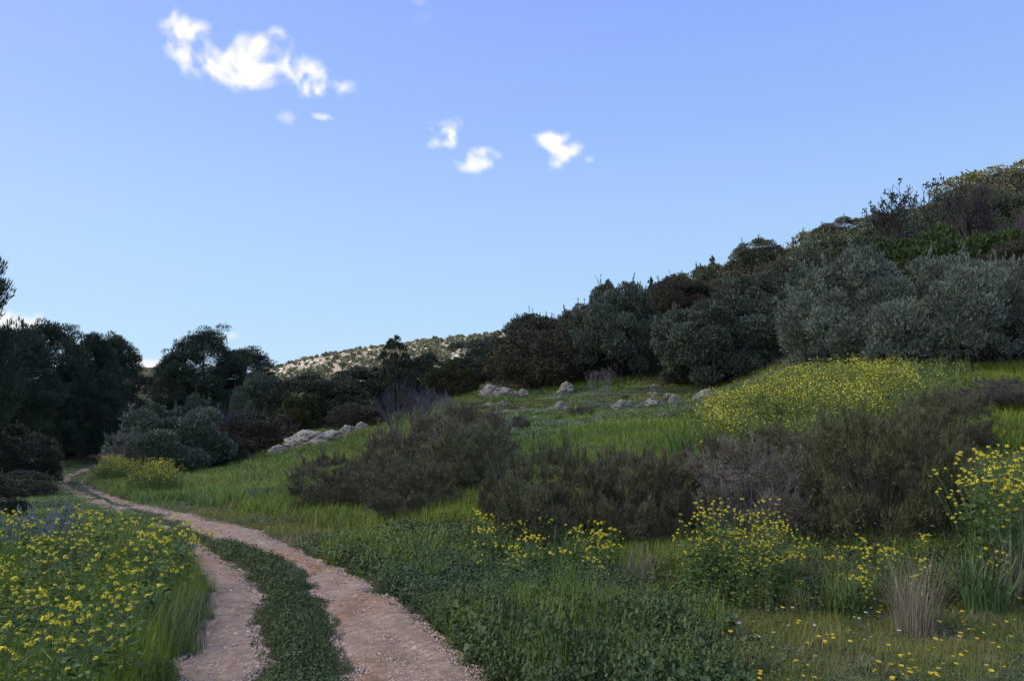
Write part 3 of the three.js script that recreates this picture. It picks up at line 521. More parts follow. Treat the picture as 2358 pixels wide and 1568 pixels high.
B('thorn', 'twiggy_bush', 1780, 985, 200, 15, 'brown twiggy bush at the foot of the flowering bank', 'bush', thornGroup);
B('greyThorn', 'twiggy_bush', 1340, 955, 70, 30, 'small grey twiggy tuft in the stony meadow', 'bush', 'twiggy tufts in the stony meadow', [0.55, 0.55, 0.45]);
B('greyThorn', 'twiggy_bush', 1200, 955, 40, 28, 'smallest grey twiggy tuft at the left of the stony meadow', 'bush', 'twiggy tufts in the stony meadow', [0.5, 0.5, 0.4]);
B('sage', 'grey_leafy_plant', 25, 1190, 130, 10.6, 'grey-leaved plant at the left picture edge behind the yellow flowers', 'plant');
B('sage', 'grey_leafy_plant', 95, 1178, 110, 11, 'grey-leaved plant standing behind the yellow flower patch', 'plant');
B('sage', 'grey_leafy_plant', 146, 1160, 60, 11.6, 'slender grey-leaved plant nearest the track behind the flower patch', 'plant');
B('sage', 'grey_leafy_plant', 605, 1150, 75, 20.5, 'small blue-grey plant in the green meadow', 'plant', null, [0.5, 0.55, 0.6]);

// bare trees
function bare(geo, name, cx, topY, D, wpx, m, label, leafName) {
  const px = cx * DX, [x, y, z] = atPixel(px, D), g = new THREE.Group(), H = place(px, topY * 0.43367, D)[1] - y, W = wpx * DX / FPX * D;
  g.add(part(geo.trunk, m, 'trunk', true), part(geo.twigs, m, 'twigs', true)); if (geo.crown) g.add(part(geo.crown, leafMat, leafName ?? 'leaves', true));
  g.position.set(x, y, z); g.scale.set(W / geo.w, H / geo.h, W / geo.w); return add(g, name, label, 'tree');
}
const purpleBark = mat({ color: new THREE.Color().setRGB(0.105, 0.085, 0.092), roughness: 0.95 });
bare(bareTree(11, 4, 0.5, 5, { trunks: 4, up: 0.35, thick: 0.014, first: 0.24 }), 'bare_tree', 930, 862, 27, 170, purpleBark, 'leafless purplish tree in front of the spired tree');
bare(bareTree(12, 3, 0.5, 5, { trunks: 4, up: 0.5, thick: 0.012 }), 'bare_tree', 520, 925, 41, 130, purpleBark, 'leafless purplish tree right of the rounded olive');
bare(bareTree(13, 3, 0.6, 5, { trunks: 3, up: 0.5, thick: 0.012 }), 'bare_tree', 1000, 880, 29, 120, greyBarkMat, 'leafless grey tree beside the olive-yellow bush');
bare(bareTree(14, 3, 0.5, 5, { trunks: 2, up: 0.4, thick: 0.01 }), 'bare_tree', 1385, 840, 36, 90, greyBarkMat, 'thin leafless sapling in front of the tall olive');
bare(bareTree(21, 5, 0.6, 5, { trunks: 2, up: 0.15, thick: 0.03, leaf: 0.35, leafColor: [0.03, 0.05, 0.025] }), 'half_bare_tree', 2130, 408, 56, 230, darkBarkMat, 'gnarled dark tree with sparse leaves on the right skyline');
bare(bareTree(22, 5, 0.6, 5, { trunks: 2, up: 0.15, thick: 0.036 }), 'bare_tree', 2270, 400, 49, 240, darkBarkMat, 'bare dark gnarled tree against the sunlit ridge shrubs');
bare(bareTree(23, 5, 0.6, 6, { trunks: 2, up: 0.15, thick: 0.026 }), 'bare_tree', 2365, 460, 52, 150, purpleBark, 'bare purplish tree cut by the right picture edge');

// ------------------------------------------------------------------ rocks
const rockMat = mat({ color: new THREE.Color().setRGB(0.78, 0.73, 0.66), map: rockTex, bumpMap: rockBump, bumpScale: 0.12, roughness: 0.95 });
const rockGeos = [1, 2, 3, 4, 5].map(s => {
  const g = new THREE.IcosahedronGeometry(1, 12), p = g.attributes.position, v = new THREE.Vector3(), uv = new Float32Array(p.count * 2);
  for (let i = 0; i < p.count; i++) {
    v.fromBufferAttribute(p, i); const d = v.clone(); let k = 0.62 + 0.5 * fbm(v.x * 1.3 + s * 9, v.y * 1.3, v.z * 1.3, 2);
    for (let q = 0; q < 7; q++) { const n = V(hash3(s, q, 1) - 0.5, hash3(s, q, 2) - 0.4, hash3(s, q, 3) - 0.5).normalize(), c = d.dot(n); if (c > 0.3) k = Math.min(k, (0.62 + 0.25 * hash3(s, q, 4)) / c); }
    k *= 1 + 0.42 * (fbm(v.x * 4, v.y * 6 + s, v.z * 4, 5) - 0.5); const crack = Math.abs(noise3(v.x * 2.6 + s, v.y * 3.2, v.z * 2.6) - 0.5); if (crack < 0.05) k *= 0.93 + crack;
    p.setXYZ(i, v.x * k, v.y * k, v.z * k); uv[i * 2] = v.x * 0.7 + v.z * 0.5; uv[i * 2 + 1] = v.y * 0.7 + v.z * 0.4;
  }
  g.setAttribute('uv', new THREE.BufferAttribute(uv, 2)); g.computeVertexNormals(); return g;
});
let rockNo = 0;
function rock(cx, cy, wpx, hpx, D, label, deep = 1) {
  const px = cx * DX, [x, y, z] = atPixel(px, D), k = DX / FPX * D, w = wpx * k, h = hpx * k, o = new THREE.Mesh(rockGeos[rockNo % 5], rockMat); rockNo++;
  o.scale.set(w * 0.54, h * 0.68, w * 0.48 * deep); o.rotation.y = rockNo * 1.1 % 0.9 - 0.4; o.position.set(x, y + h * 0.08, z); return add(o, 'rock', label, 'rock');
}
rock(640, 1038, 60, 40, 38, 'dark-sided grey boulder at the left end of the outcrop');
rock(715, 1022, 140, 50, 39, 'largest flat grey slab of the outcrop on the meadow');
rock(768, 1012, 84, 40, 39.5, 'grey cracked block in the middle of the outcrop');
rock(800, 1000, 60, 36, 41, 'low grey block at the right part of the outcrop');
rock(830, 996, 46, 34, 42, 'last grey block at the right end of the outcrop');
rock(692, 1062, 46, 20, 31, 'small pale rock in the grass below the outcrop');
rock(1130, 905, 60, 40, 42, 'tilted grey boulder at the left top of the stony meadow');
rock(1165, 912, 60, 34, 42, 'grey boulder beside the tilted one at the top of the stony meadow');
rock(1205, 915, 34, 26, 42, 'small grey rock under the large brown shrub');
rock(1302, 898, 46, 40, 43, 'upright shaded boulder at the foot of the brown shrub');
rock(1290, 943, 42, 36, 33, 'grey boulder alone in the left of the stony meadow');
rock(1433, 942, 50, 24, 32, 'low dark slab in the middle of the stony meadow');
rock(1503, 945, 60, 30, 31, 'wide flat-topped pale boulder in the stony meadow');
rock(1553, 938, 36, 38, 31, 'pointed pale boulder right of the flat-topped one');
rock(1625, 929, 64, 34, 32, 'big rounded pale boulder under the round olive');
rock(1663, 925, 26, 18, 32, 'small pale rock right of the big rounded boulder');
rock(1541, 922, 40, 22, 35, 'pale rock above the pointed boulder');
rock(1499, 928, 28, 16, 34, 'small pale rock above the flat-topped boulder');
rock(1499, 911, 28, 14, 38, 'farthest small pale rock of the stony meadow');
rock(1160, 962, 26, 16, 27, 'small white rock behind the tall grey twiggy bush');
rock(1378, 968, 34, 12, 28, 'thin white slab at the front of the stony meadow');
rock(1830, 598, 60, 60, 80, 'pale layered crag on the slope below the ridge');
rock(1750, 628, 34, 24, 78, 'small pale crag left of the layered one on the slope');
rock(1775, 1335, 22, 36, 8.4, 'small white stone under the tall yellow flowers');
rock(1010, 1262, 26, 9, 15.5, 'tiny pale stone beside the far rut of the track');
{ // small stones strewn over the stony meadow
  const R = rng(1234); let n = 0;
  for (let t = 0; t < 900 && n < 46; t++) {
    const px = 470 + 270 * R(), D = 25 + 18 * R(), [x, y, z] = atPixel(px, D); if (!inPoly(rockyPlan, x, z)) continue; n++;
    const s = 0.10 + 0.22 * R() ** 2, o = new THREE.Mesh(rockGeos[n % 5], rockMat); o.scale.set(s * (1 + 0.6 * R()), s * 0.7, s); o.rotation.y = R() * 6; o.position.set(x, y + s * 0.1, z);
    add(o, 'stone', D < 33 ? 'small pale stone strewn on the front of the stony meadow' : 'small pale stone strewn on the back of the stony meadow', 'stone', 'small stones of the stony meadow');
  }
}
// ------------------------------------------------------------------ ground cover: grass and low weeds that nobody could count
function clump(seed, n, rad, h, wid, lean, bend, a, b) {
  const R = rng(seed), L = new Leaves();
  for (let k = 0; k < n; k++) { const q = rad * Math.sqrt(R()), t = R() * 6.283; L.grass(Math.cos(t) * q, -0.02, Math.sin(t) * q, R() * 6.283, lean * R(), h * (0.45 + 0.75 * R()), wid * (0.7 + 0.6 * R()), mixc(a, b, R()), bend * (0.3 + R())); }
  return L.geo();
}
function leafClump(seed, n, rad, h, r, a, b, star) {
  const R = rng(seed), L = new Leaves();
  for (let k = 0; k < n; k++) {
    const q = rad * Math.sqrt(R()), t = R() * 6.283, y = h * (0.15 + 0.85 * R()) * (1 - 0.4 * q / rad), x = Math.cos(t) * q, z = Math.sin(t) * q, c = mixc(a, b, R()), s = r * (0.5 + 0.8 * R());
    L.disc(x, y, z, (R() - 0.5) * 1.3 + Math.cos(t) * 0.3, 0.55 + R() * 0.4, (R() - 0.5) * 1.3 + Math.sin(t) * 0.3, s, c, 7, 0.2);
    if (k % 3 === 0) L.grass(x * 0.8, -0.02, z * 0.8, t, 0.15, y, 0.006, a, 0.05);
    if (k % 2) L.blade(x, y * 0.7, z, (R() - 0.5), 0.6, (R() - 0.5), s * 2.2, s * 0.7, mixc(a, b, R()), R);
    if (star && R() < star) for (let m = 0; m < 3; m++) L.disc(x + (R() - 0.5) * 0.04, y + 0.02, z + (R() - 0.5) * 0.04, (R() - 0.5) * 0.6, 1, (R() - 0.5) * 0.6, 0.006 + 0.005 * R(), [0.62, 0.62, 0.58], 5, 0.1);
  }
  return L.geo();
}
const G = {
  tall: [1, 2, 3].map(s => clump(500 + s, 70, 0.2, 0.40, 0.0075, 0.35, 0.28, [0.115, 0.19, 0.012], [0.26, 0.35, 0.03])),
  lawn: [1, 2, 3].map(s => clump(520 + s, 80, 0.2, 0.12, 0.005, 0.6, 0.35, [0.105, 0.14, 0.02], [0.235, 0.25, 0.05])),
  dry: [1, 2].map(s => clump(540 + s, 40, 0.2, 0.22, 0.006, 0.6, 0.3, [0.24, 0.20, 0.11], [0.38, 0.32, 0.20])),
  weed: [1, 2, 3].map(s => leafClump(560 + s, 150, 0.22, 0.16, 0.013, [0.035, 0.062, 0.016], [0.105, 0.155, 0.04])),
  weedTall: [1, 2, 3].map(s => leafClump(570 + s, 170, 0.22, 0.30, 0.014, [0.035, 0.062, 0.016], [0.105, 0.155, 0.04])),
  mallow: [1, 2, 3].map(s => leafClump(580 + s, 44, 0.26, 0.30, 0.036, [0.032, 0.068, 0.02], [0.10, 0.16, 0.05])),
  white: [1, 2].map(s => leafClump(600 + s, 120, 0.22, 0.14, 0.012, [0.035, 0.07, 0.025], [0.09, 0.14, 0.05], 0.55)),
  rough: [1, 2].map(s => clump(620 + s, 40, 0.24, 0.28, 0.014, 0.5, 0.3, [0.085, 0.095, 0.03], [0.20, 0.18, 0.08])),
};
const COVER = {   // zone: [shape, chance, height scale, name, label, category]
  meadow: [['tall', 1.0, 0.8, 'meadow_grass', 'fresh green grass of the meadow above the track', 'grass'], ['rough', 0.45, 1.0, 'meadow_weeds', 'olive coarse grass mixed into the green meadow', 'grass'], ['dry', 0.14, 1.2, 'meadow_straw', 'dry stalks mixed into the green meadow', 'grass'], ['weedTall', 0.2, 0.8, 'meadow_herbs', 'dark leafy herbs mixed into the green meadow', 'weeds']],
  turf: [['lawn', 1.0, 1, 'turf', 'short yellowish turf along the track and at the front', 'grass'], ['dry', 0.10, 0.5, 'dry_turf', 'thin straw-coloured grass in the short turf', 'grass'], ['weed', 0.10, 0.5, 'turf_weeds', 'small leafy weeds in the short turf', 'weeds']],
  strip: [['weed', 0.85, 1.0, 'strip_weeds', 'dark leafy weeds on the strip between the two wheel ruts', 'weeds'], ['lawn', 0.9, 0.9, 'strip_grass', 'short grass on the strip between the two wheel ruts', 'grass'], ['dry', 0.2, 0.8, 'strip_straw', 'dry straw on the strip between the two wheel ruts', 'grass'], ['white', 0.015, 0.9, 'strip_flowers', 'tiny white flowers on the strip between the two wheel ruts', 'flowers']],
  verge: [['mallow', 0.25, 0.95, 'mallow_weeds', 'dark broad-leaved weeds along the far rut of the track', 'weeds'], ['weedTall', 1.0, 0.9, 'verge_weeds', 'dense small-leaved weeds along the far rut of the track', 'weeds'], ['tall', 0.2, 0.75, 'verge_grass', 'green grass standing in the weeds beside the far rut', 'grass'], ['dry', 0.14, 1.1, 'verge_straw', 'dry stalks in the weeds beside the far rut', 'grass']],
  patch: [['tall', 0.95, 0.95, 'patch_grass', 'dark green grass under the yellow flower patch', 'grass'], ['weedTall', 0.8, 0.85, 'patch_weeds', 'leafy undergrowth of the yellow flower patch', 'weeds']],
  left: [['weed', 0.9, 1.5, 'shade_weeds', 'dark weeds between the flower patch and the pines', 'weeds'], ['tall', 0.5, 0.8, 'shade_grass', 'green grass between the flower patch and the pines', 'grass']],
  tangle: [['weedTall', 0.9, 1.1, 'tangle_weeds', 'leafy weeds tangled round the feet of the twiggy bushes', 'weeds'], ['tall', 0.4, 0.9, 'tangle_grass', 'green grass tangled round the feet of the twiggy bushes', 'grass'], ['dry', 0.45, 1.5, 'tangle_straw', 'dry stalks tangled round the feet of the twiggy bushes', 'grass'], ['rough', 0.3, 1.2, 'tangle_rough', 'olive coarse grass round the feet of the twiggy bushes', 'grass']],
  rocky: [['lawn', 0.9, 1.4, 'stony_meadow_turf', 'thin dull turf among the boulders of the stony meadow', 'grass'], ['white', 0.35, 1.2, 'stony_meadow_flowers', 'small white flowers among the boulders of the stony meadow', 'flowers'], ['tall', 0.3, 0.6, 'stony_meadow_grass', 'green grass tufts among the boulders of the stony meadow', 'grass']],
  slope: [['rough', 1.0, 1.1, 'slope_grass', 'coarse olive grass under the shrubs of the slope', 'grass'], ['dry', 0.4, 1.2, 'slope_straw', 'dry grass under the shrubs of the slope', 'grass']],
};
{
  const R = rng(900), piles = {};
  let D = 2.4;
  while (D < 62) {
    const s = clamp(D * 0.0098, 0.08, 0.6), half = 0.68 * D + 2;
    for (let x = -half; x < half; x += s) {
      const gx = x + (R() - 0.5) * s, gz = -(D + (R() - 0.5) * s), sure = zoneAt(gx, gz), soft = 0.45 + 0.02 * D, zn0 = sure === 'rut' || sure === 'strip' ? sure : zoneAt(gx + (R() + R() - 1) * soft, gz + (R() + R() - 1) * soft), zn = zn0 === 'rut' || zn0 === 'strip' ? sure : zn0; if (zn === 'rut') { if (R() > (rutGap(gx, gz) < 0.1 ? 0.22 : 0.012)) continue; }
      for (const [kind, chance, tall, name, label, cat] of COVER[zn === 'rut' ? 'turf' : zn]) {
        if (kind === 'mallow' && D > 7.5) continue;
        const patchy = fbm(gx * 0.8, name.length * 3.7, gz * 0.8, 3);
        if (R() > chance * smooth(0.30, 0.54, patchy + (chance > 0.8 ? 0.14 : 0))) continue;
        const v = Math.floor(R() * G[kind].length), key = name + v; (piles[key] ??= { geo: G[kind][v], name, label, cat, m: [], c: [] });
        const gap = rutGap(gx, gz), by = D < 16 && zn !== 'rut' ? lerp(0.4, 1, smooth(0.02, 0.32, gap)) : 1; if (by < 0.55 && R() < 0.45) continue;
        const lump = zn === 'verge' || zn === 'strip' || zn === 'patch' ? (0.35 + 1.35 * fbm(gx * 2.1, 6.1, gz * 2.1, 2)) * (zn === 'verge' ? 1 + 0.45 * smooth(9, 6, D) : 1) : 1;
        const wide = by * (s / 0.13) ** 0.8 * (zn === 'strip' ? 0.75 : 1) * (0.8 + 0.5 * R()), up = tall * (0.6 + 0.7 * R()) * (0.75 + 0.5 * patchy) * (zn === 'rut' ? 0.5 : 1) * (zn === 'left' || zn === 'strip' ? 1 - 0.72 * smooth(12, 20, D) : 1);
        piles[key].m.push([gx, ground(gx, gz) - 0.005, gz, R() * 6.283, wide, kind === 'mallow' ? Math.min(up * by * lump, 1.05) : up * by * lump]);
        const t = 0.62 + 0.85 * fbm(gx * 0.45, 8.8, gz * 0.45, 3) + 0.25 * (R() - 0.5), y = (R() - 0.5) * 0.2 + 0.9 * (fbm(gx * 0.22, 4.4, gz * 0.22, 3) - 0.47); piles[key].c.push([t + y * 0.8, t, t - y * 0.8]);
      }
    }
    D += s;
  }
  const q = new THREE.Quaternion(), up = V(0, 1, 0), M = new THREE.Matrix4(), C = new THREE.Color(); let total = 0;
  for (const k of Object.keys(piles)) {
    const P = piles[k], o = new THREE.InstancedMesh(P.geo, leafMat, P.m.length);
    P.m.forEach(([x, y, z, a, w, h], i) => { o.setMatrixAt(i, M.compose(V(x, y, z), q.setFromAxisAngle(up, a), V(w, h, w))); o.setColorAt(i, C.setRGB(...P.c[i].map(v => clamp(v, 0.3, 1.6)))); });
    total += P.m.length; add(o, P.name, P.label, P.cat, null, 'stuff');
  }
  console.log('ground cover', total);
}
// gravel on the ruts
{
  const R = rng(910), geos = [1, 2, 3].map(s => { const g = new THREE.IcosahedronGeometry(1, 1), p = g.attributes.position; for (let i = 0; i < p.count; i++) { const k = 0.75 + 0.5 * hash3(Math.round(p.getX(i) * 50), Math.round(p.getY(i) * 50) + s, Math.round(p.getZ(i) * 50)); p.setXYZ(i, p.getX(i) * k, p.getY(i) * k * 0.6, p.getZ(i) * k); } g.computeVertexNormals(); return g; });
  const lists = [[], [], []];
  for (let t = 0; t < 150000; t++) {
    const D = 2.5 + 22 * R() ** 1.7, A = R() < 0.5 ? [L1, L2, 1, 2] : [R1, R2, 3, 4], a = interp(A[0], D) + ragged(D, A[2]), b = interp(A[1], D) + ragged(D, A[3]);
    const u = R(), x = lerp(a - 0.06, b + 0.06, u), side = Math.abs(u - 0.5) * 2; if (R() > 0.35 + 0.6 * side * side) continue; if (fbm(x * 1.6, 2, D * 1.2, 3) < 0.36 && R() < 0.7) continue;
    const s = (0.002 + 0.0045 * R() ** 3 + (R() < 0.003 ? 0.010 : 0)) * (1 + D * 0.03); lists[t % 3].push([x, D, s]);
  }
  const M = new THREE.Matrix4(), E = new THREE.Euler(), Q = new THREE.Quaternion(), C = new THREE.Color();
  const m = mat({ roughness: 0.95 });
  lists.forEach((L, k) => {
    const o = new THREE.InstancedMesh(geos[k], m, L.length);
    L.forEach(([x, D, s], i) => { o.setMatrixAt(i, M.compose(V(x, ground(x, -D) + 0.013 + s * 0.3, -D), Q.setFromEuler(E.set(R() * 0.6, R() * 6.28, R() * 0.6)), V(s * (0.8 + 0.7 * R()), s, s * (0.8 + 0.5 * R())))); const t = 0.65 + 0.6 * R(), g = R() < 0.3 ? 1 : 0; o.setColorAt(i, C.setRGB(0.62 * t, (g ? 0.48 : 0.435) * t, (g ? 0.39 : 0.32) * t)); });
    add(o, 'gravel', 'loose pinkish gravel lying on the wheel ruts', 'gravel', null, 'stuff');
  });
}

// ------------------------------------------------------------------ flowering mustard: single plants of stem, leaves and flower heads
const yel = [[0.86, 0.70, 0.02], [0.90, 0.78, 0.04], [0.80, 0.60, 0.015], [0.74, 0.74, 0.05]];
const headGeos = [1, 2, 3, 4].map(s => {
  const R = rng(700 + s), L = new Leaves();
  for (let k = 0; k < 18; k++) { const t = k * 2.4, e = -0.35 + 1.3 * R(), ce = Math.cos(e), se = Math.sin(e), q = 0.017 * (0.7 + 0.4 * R()); L.disc(Math.cos(t) * ce * q, se * q, Math.sin(t) * ce * q, Math.cos(t) * ce + (R() - 0.5) * 0.5, se + 0.2, Math.sin(t) * ce + (R() - 0.5) * 0.5, 0.005 + 0.0025 * R(), yel[Math.floor(R() * 3) % 4], 5, 0.1); }
  for (let k = 0; k < 6; k++) { const t = R() * 6.283; L.blade(Math.cos(t) * 0.004, 0.004, Math.sin(t) * 0.004, Math.cos(t) * 0.3, 0.95, Math.sin(t) * 0.3, 0.014, 0.006, [0.34, 0.40, 0.06], R); }
  return L.geo();
});
const headMat = mat({ vertexColors: true, roughness: 0.6, side: THREE.DoubleSide });
function mustard(seed, h, o = {}) {
  const R = rng(seed), S = new Leaves(), L = new Leaves(), heads = [], stemC = [0.10, 0.15, 0.045], n = o.branches ?? 5;
  const top = V((R() - 0.5) * 0.25 * h, h, (R() - 0.5) * 0.25 * h), mid = top.clone().multiplyScalar(0.5).add(V((R() - 0.5) * 0.08, 0, (R() - 0.5) * 0.08));
  S.limb([V(0, -0.05, 0), mid, top], 0.0055, 0.0025, stemC, 4); heads.push(top);
  for (let k = 0; k < n; k++) {
    const t = 0.25 + 0.6 * R(), b = mid.clone().multiplyScalar(Math.min(1, t * 2)).lerp(top, Math.max(0, t * 2 - 1)), a = R() * 6.283, len = h * (0.25 + 0.3 * R()), e = b.clone().add(V(Math.cos(a) * len * 0.55, len * 0.85, Math.sin(a) * len * 0.55)); if (e.y > h * 1.05) e.y = h * (0.85 + 0.2 * R());
    const m = b.clone().lerp(e, 0.5).add(V(Math.cos(a) * 0.05, -0.01, Math.sin(a) * 0.05)); S.limb([b, m, e], 0.003, 0.0016, stemC, 3); heads.push(e);
    if (R() < 0.35) { const a2 = R() * 6.283, e2 = m.clone().add(V(Math.cos(a2) * len * 0.25, len * 0.35, Math.sin(a2) * len * 0.25)); S.limb([m, m.clone().lerp(e2, 0.5), e2], 0.002, 0.0014, stemC, 3); heads.push(e2); }
    for (let q = 0; q < 7; q++) { const p = m.clone().lerp(e, R()), d = V(R() - 0.5, 0.7, R() - 0.5).normalize(); L.blade(p.x, p.y, p.z, d.x, d.y, d.z, 0.03, 0.004, stemC, R); }
  }
  for (let k = 0; k < (o.leaves ?? 80); k++) {
    const t = R() ** 1.3 * 0.85, a = R() * 6.283, b = mid.clone().multiplyScalar(Math.min(1, t * 2)).lerp(top, Math.max(0, t * 2 - 1)), d = V(Math.cos(a), 0.15 + 0.5 * R(), Math.sin(a)).normalize(), len = (0.12 - 0.08 * t) * (0.6 + 0.8 * R()) * (h / 0.7) ** 0.5;
    L.blade(b.x + Math.cos(a) * 0.05 * R(), Math.max(0.02, b.y), b.z + Math.sin(a) * 0.05 * R(), d.x, d.y, d.z, len, len * 0.30, mixc([0.05, 0.10, 0.02], [0.125, 0.195, 0.035], R()), R, 0.35);
  }
  const g = new THREE.Group(); g.add(part(S.geo(), leafMat, 'stem'), part(L.geo(), leafMat, 'leaves', true));
  heads.forEach((p, k) => { const f = part(headGeos[(k + seed) % 4], headMat, 'flower_head'); f.position.copy(p); f.scale.setScalar(0.5 + 0.6 * R()); f.rotation.set((R() - 0.5) * 0.6, R() * 6, (R() - 0.5) * 0.6); g.add(f); });
  return g;
}
const mTypes = { patch: [1, 2, 3, 4, 5].map(s => mustard(720 + s, 0.72)), tallOnes: [1, 2, 3, 4].map(s => mustard(740 + s, 1.0, { branches: 9, leaves: 90 })), low: [1, 2, 3].map(s => mustard(760 + s, 0.5, { branches: 6, leaves: 70 })) };
let mNo = 0;
function putMustard(type, x, z, s, label, group) {
  const o = mTypes[type][mNo % mTypes[type].length].clone(); mNo++; const R = rng(mNo * 31);
  o.position.set(x, ground(x, z), z); o.rotation.set((R() - 0.5) * 0.2, R() * 6.28, (R() - 0.5) * 0.2); o.scale.setScalar(s); add(o, 'mustard_plant', label, 'flower', group);
}
{
  const R = rng(920); let n = 0;
  for (let t = 0; t < 20000 && n < 172; t++) {
    const D = 3.6 + 6.4 * R(), e = interp(L1, D) + ragged(D, 1) - 0.22, x = e - 5.0 * R() ** 1.1, px = 512 + FPX * x / D; if (px < -50) continue;
    if (fbm(x * 0.9, 1.2, D * 0.9, 2) < 0.36 && R() < 0.6) continue;
    n++; putMustard('patch', x, -D, 0.55 + 0.7 * R() ** 1.4, e - x < 0.5 ? 'yellow mustard plant at the very edge of the narrow rut' : D > 8 ? 'yellow mustard plant at the back of the patch before the grey-leaved plants' : D < 5.6 ? 'yellow mustard plant at the front of the patch by the lower picture edge' : 'yellow mustard plant in the middle of the patch beside the narrow rut', 'mustard plants of the patch beside the track');
  }
  for (let k = 0; k < 46; k++) { const t = R() * 6.283, q = Math.sqrt(R()), [x, , z] = atPixel(735 + 62 * q * Math.cos(t), 8.7 + 0.6 * q * Math.sin(t)); putMustard('tallOnes', x, z, (0.72 + 0.45 * R()) * (1.1 - 0.4 * q), 'tall yellow mustard plant in front of the silver-grey bush', 'tall mustard plants in front of the silver-grey bush'); }
  for (let k = 0; k < 40; k++) { const [x, , z] = atPixel(470 + 145 * R(), 8.8 + 3.0 * R()); putMustard('low', x, z, 0.65 + 0.5 * R(), 'low yellow mustard plant in the grass left of the broad thicket', 'low mustard plants left of the broad thicket'); }
  for (let k = 0; k < 34; k++) { const [x, , z] = atPixel(975 + 85 * R(), 8.6 + 1.3 * R()); putMustard('tallOnes', x, z, 0.95 + 0.5 * R(), 'tall yellow mustard plant at the right picture edge', 'mustard plants at the right picture edge'); }
  for (let k = 0; k < 30; k++) { const [x, , z] = atPixel(800 + 215 * R(), 7.8 + 2.2 * R()); putMustard('low', x, z, 0.5 + 0.55 * R(), 'small yellow mustard plant around the dry grass tuft', 'small mustard plants beside the dry tuft'); }
}
{ // farther flowering banks: too many stems to count
  const R = rng(930), mk = (seed, h, dens, lc) => {
    const Q = rng(seed), L = new Leaves();
    for (let k = 0; k < 26; k++) { const t = Q() * 6.283, q = 0.3 * Math.sqrt(Q()), x = Math.cos(t) * q, z = Math.sin(t) * q, y = h * (0.6 + 0.5 * Q()); L.grass(x, 0, z, t, 0.1, y, 0.009, lc, 0.04); for (let m = 0; m < 5; m++) { const d = V(Q() - 0.5, 0.5, Q() - 0.5).normalize(); L.blade(x, y * (0.15 + 0.7 * Q()), z, d.x, d.y, d.z, 0.09, 0.022, lc, Q); }
      if (Q() < dens) for (let m = 0; m < 4; m++) { const c = yel[Math.floor(Q() * 4)]; L.disc(x + (Q() - 0.5) * 0.12, y - 0.14 * Q(), z + (Q() - 0.5) * 0.12, Q() - 0.5, 0.7, Q() - 0.5, 0.010 + 0.008 * Q(), c, 5, 0.1); } }
    return L.geo();
  };
  const full = [1, 2].map(s => mk(935 + s, 0.9, 0.6, [0.14, 0.19, 0.04])), lush = [1, 2].map(s => mk(940 + s, 0.8, 0.5, [0.12, 0.18, 0.04])), thin = [1, 2].map(s => mk(950 + s, 0.7, 0.16, [0.15, 0.20, 0.05]));
  const M = new THREE.Matrix4(), Q = new THREE.Quaternion(), up = V(0, 1, 0);
  const bank = (geos, spots, name, label) => geos.forEach((g, k) => { const L = spots.filter((_, i) => i % geos.length === k), o = new THREE.InstancedMesh(g, leafMat, L.length); L.forEach(([x, z, s, h], i) => o.setMatrixAt(i, M.compose(V(x, ground(x, z), z), Q.setFromAxisAngle(up, R() * 6.28), V(s, h, s)))); add(o, name, label, 'flowers', null, 'stuff'); });
  const spots = (n, p0, p1, d0, d1, f) => { const r = []; for (let t = 0; t < n * 6 && r.length < n; t++) { const px = p0 + (p1 - p0) * R(), D = d0 + (d1 - d0) * R(), [x, , z] = atPixel(px, D); if (f && !f(px, D, x, z)) continue; r.push([x, z, 0.8 + 0.5 * R(), 0.75 + 0.5 * R()]); } return r; };
  bank(full, spots(330, 705, 920, 16, 21.5, (p, D, x, z) => fbm(x * 0.55, 1, z * 0.55, 3) > 0.45 + 0.10 * smooth(810, 920, p)), 'mustard_bank', 'dense yellow mustard covering the bank below the huge olive');
  bank(thin, spots(520, 705, 1010, 15.5, 25, p => R() > smooth(830, 1010, p)), 'mustard_meadow', 'tall green mustard with few flowers on the top of the bank');
  bank(full, spots(34, 94, 126, 31.5, 33.5), 'mustard_clump', 'rounded yellow mustard clump inside the track bend');
  bank(full, spots(40, 134, 176, 23.5, 25.5), 'mustard_clump', 'yellow mustard clump where the meadow meets the track');
  bank(full, spots(18, 32, 54, 33.5, 35.5), 'mustard_clump', 'yellow mustard clump on the outside of the track bend');
}
// single flowers in the turf at the front
function daisy(seed, white) {
  const R = rng(seed), S = new Leaves(), F = new Leaves(), h = 0.12 + 0.05 * R(); S.limb([V(0, -0.02, 0), V(0.01, h * 0.5, 0), V(0.015, h, 0)], 0.0018, 0.0014, [0.12, 0.17, 0.05], 3);
  const c = white ? [0.66, 0.64, 0.66] : [0.78, 0.58, 0.02];
  for (let k = 0; k < 12; k++) { const a = k / 12 * 6.283; F.blade(0.015, h, 0, Math.cos(a) * 0.97, 0.2, Math.sin(a) * 0.97, 0.021, 0.010, c, () => k % 2 ? 0.9 : 0.8); }
  F.disc(0.015, h + 0.003, 0, 0, 1, 0, 0.0085, white ? [0.7, 0.5, 0.03] : [0.75, 0.48, 0.015], 7, 0.2);
  for (let k = 0; k < 12; k++) { const a = k / 12 * 6.283; F.disc(0.015 + Math.cos(a) * 0.014, h + 0.002, Math.sin(a) * 0.014, Math.cos(a) * 0.2, 1, Math.sin(a) * 0.2, 0.006, c, 4, 0); }
  const g = new THREE.Group(); g.add(part(S.geo(), leafMat, 'stem'), part(F.geo(), headMat, 'flower_head')); return g;
}
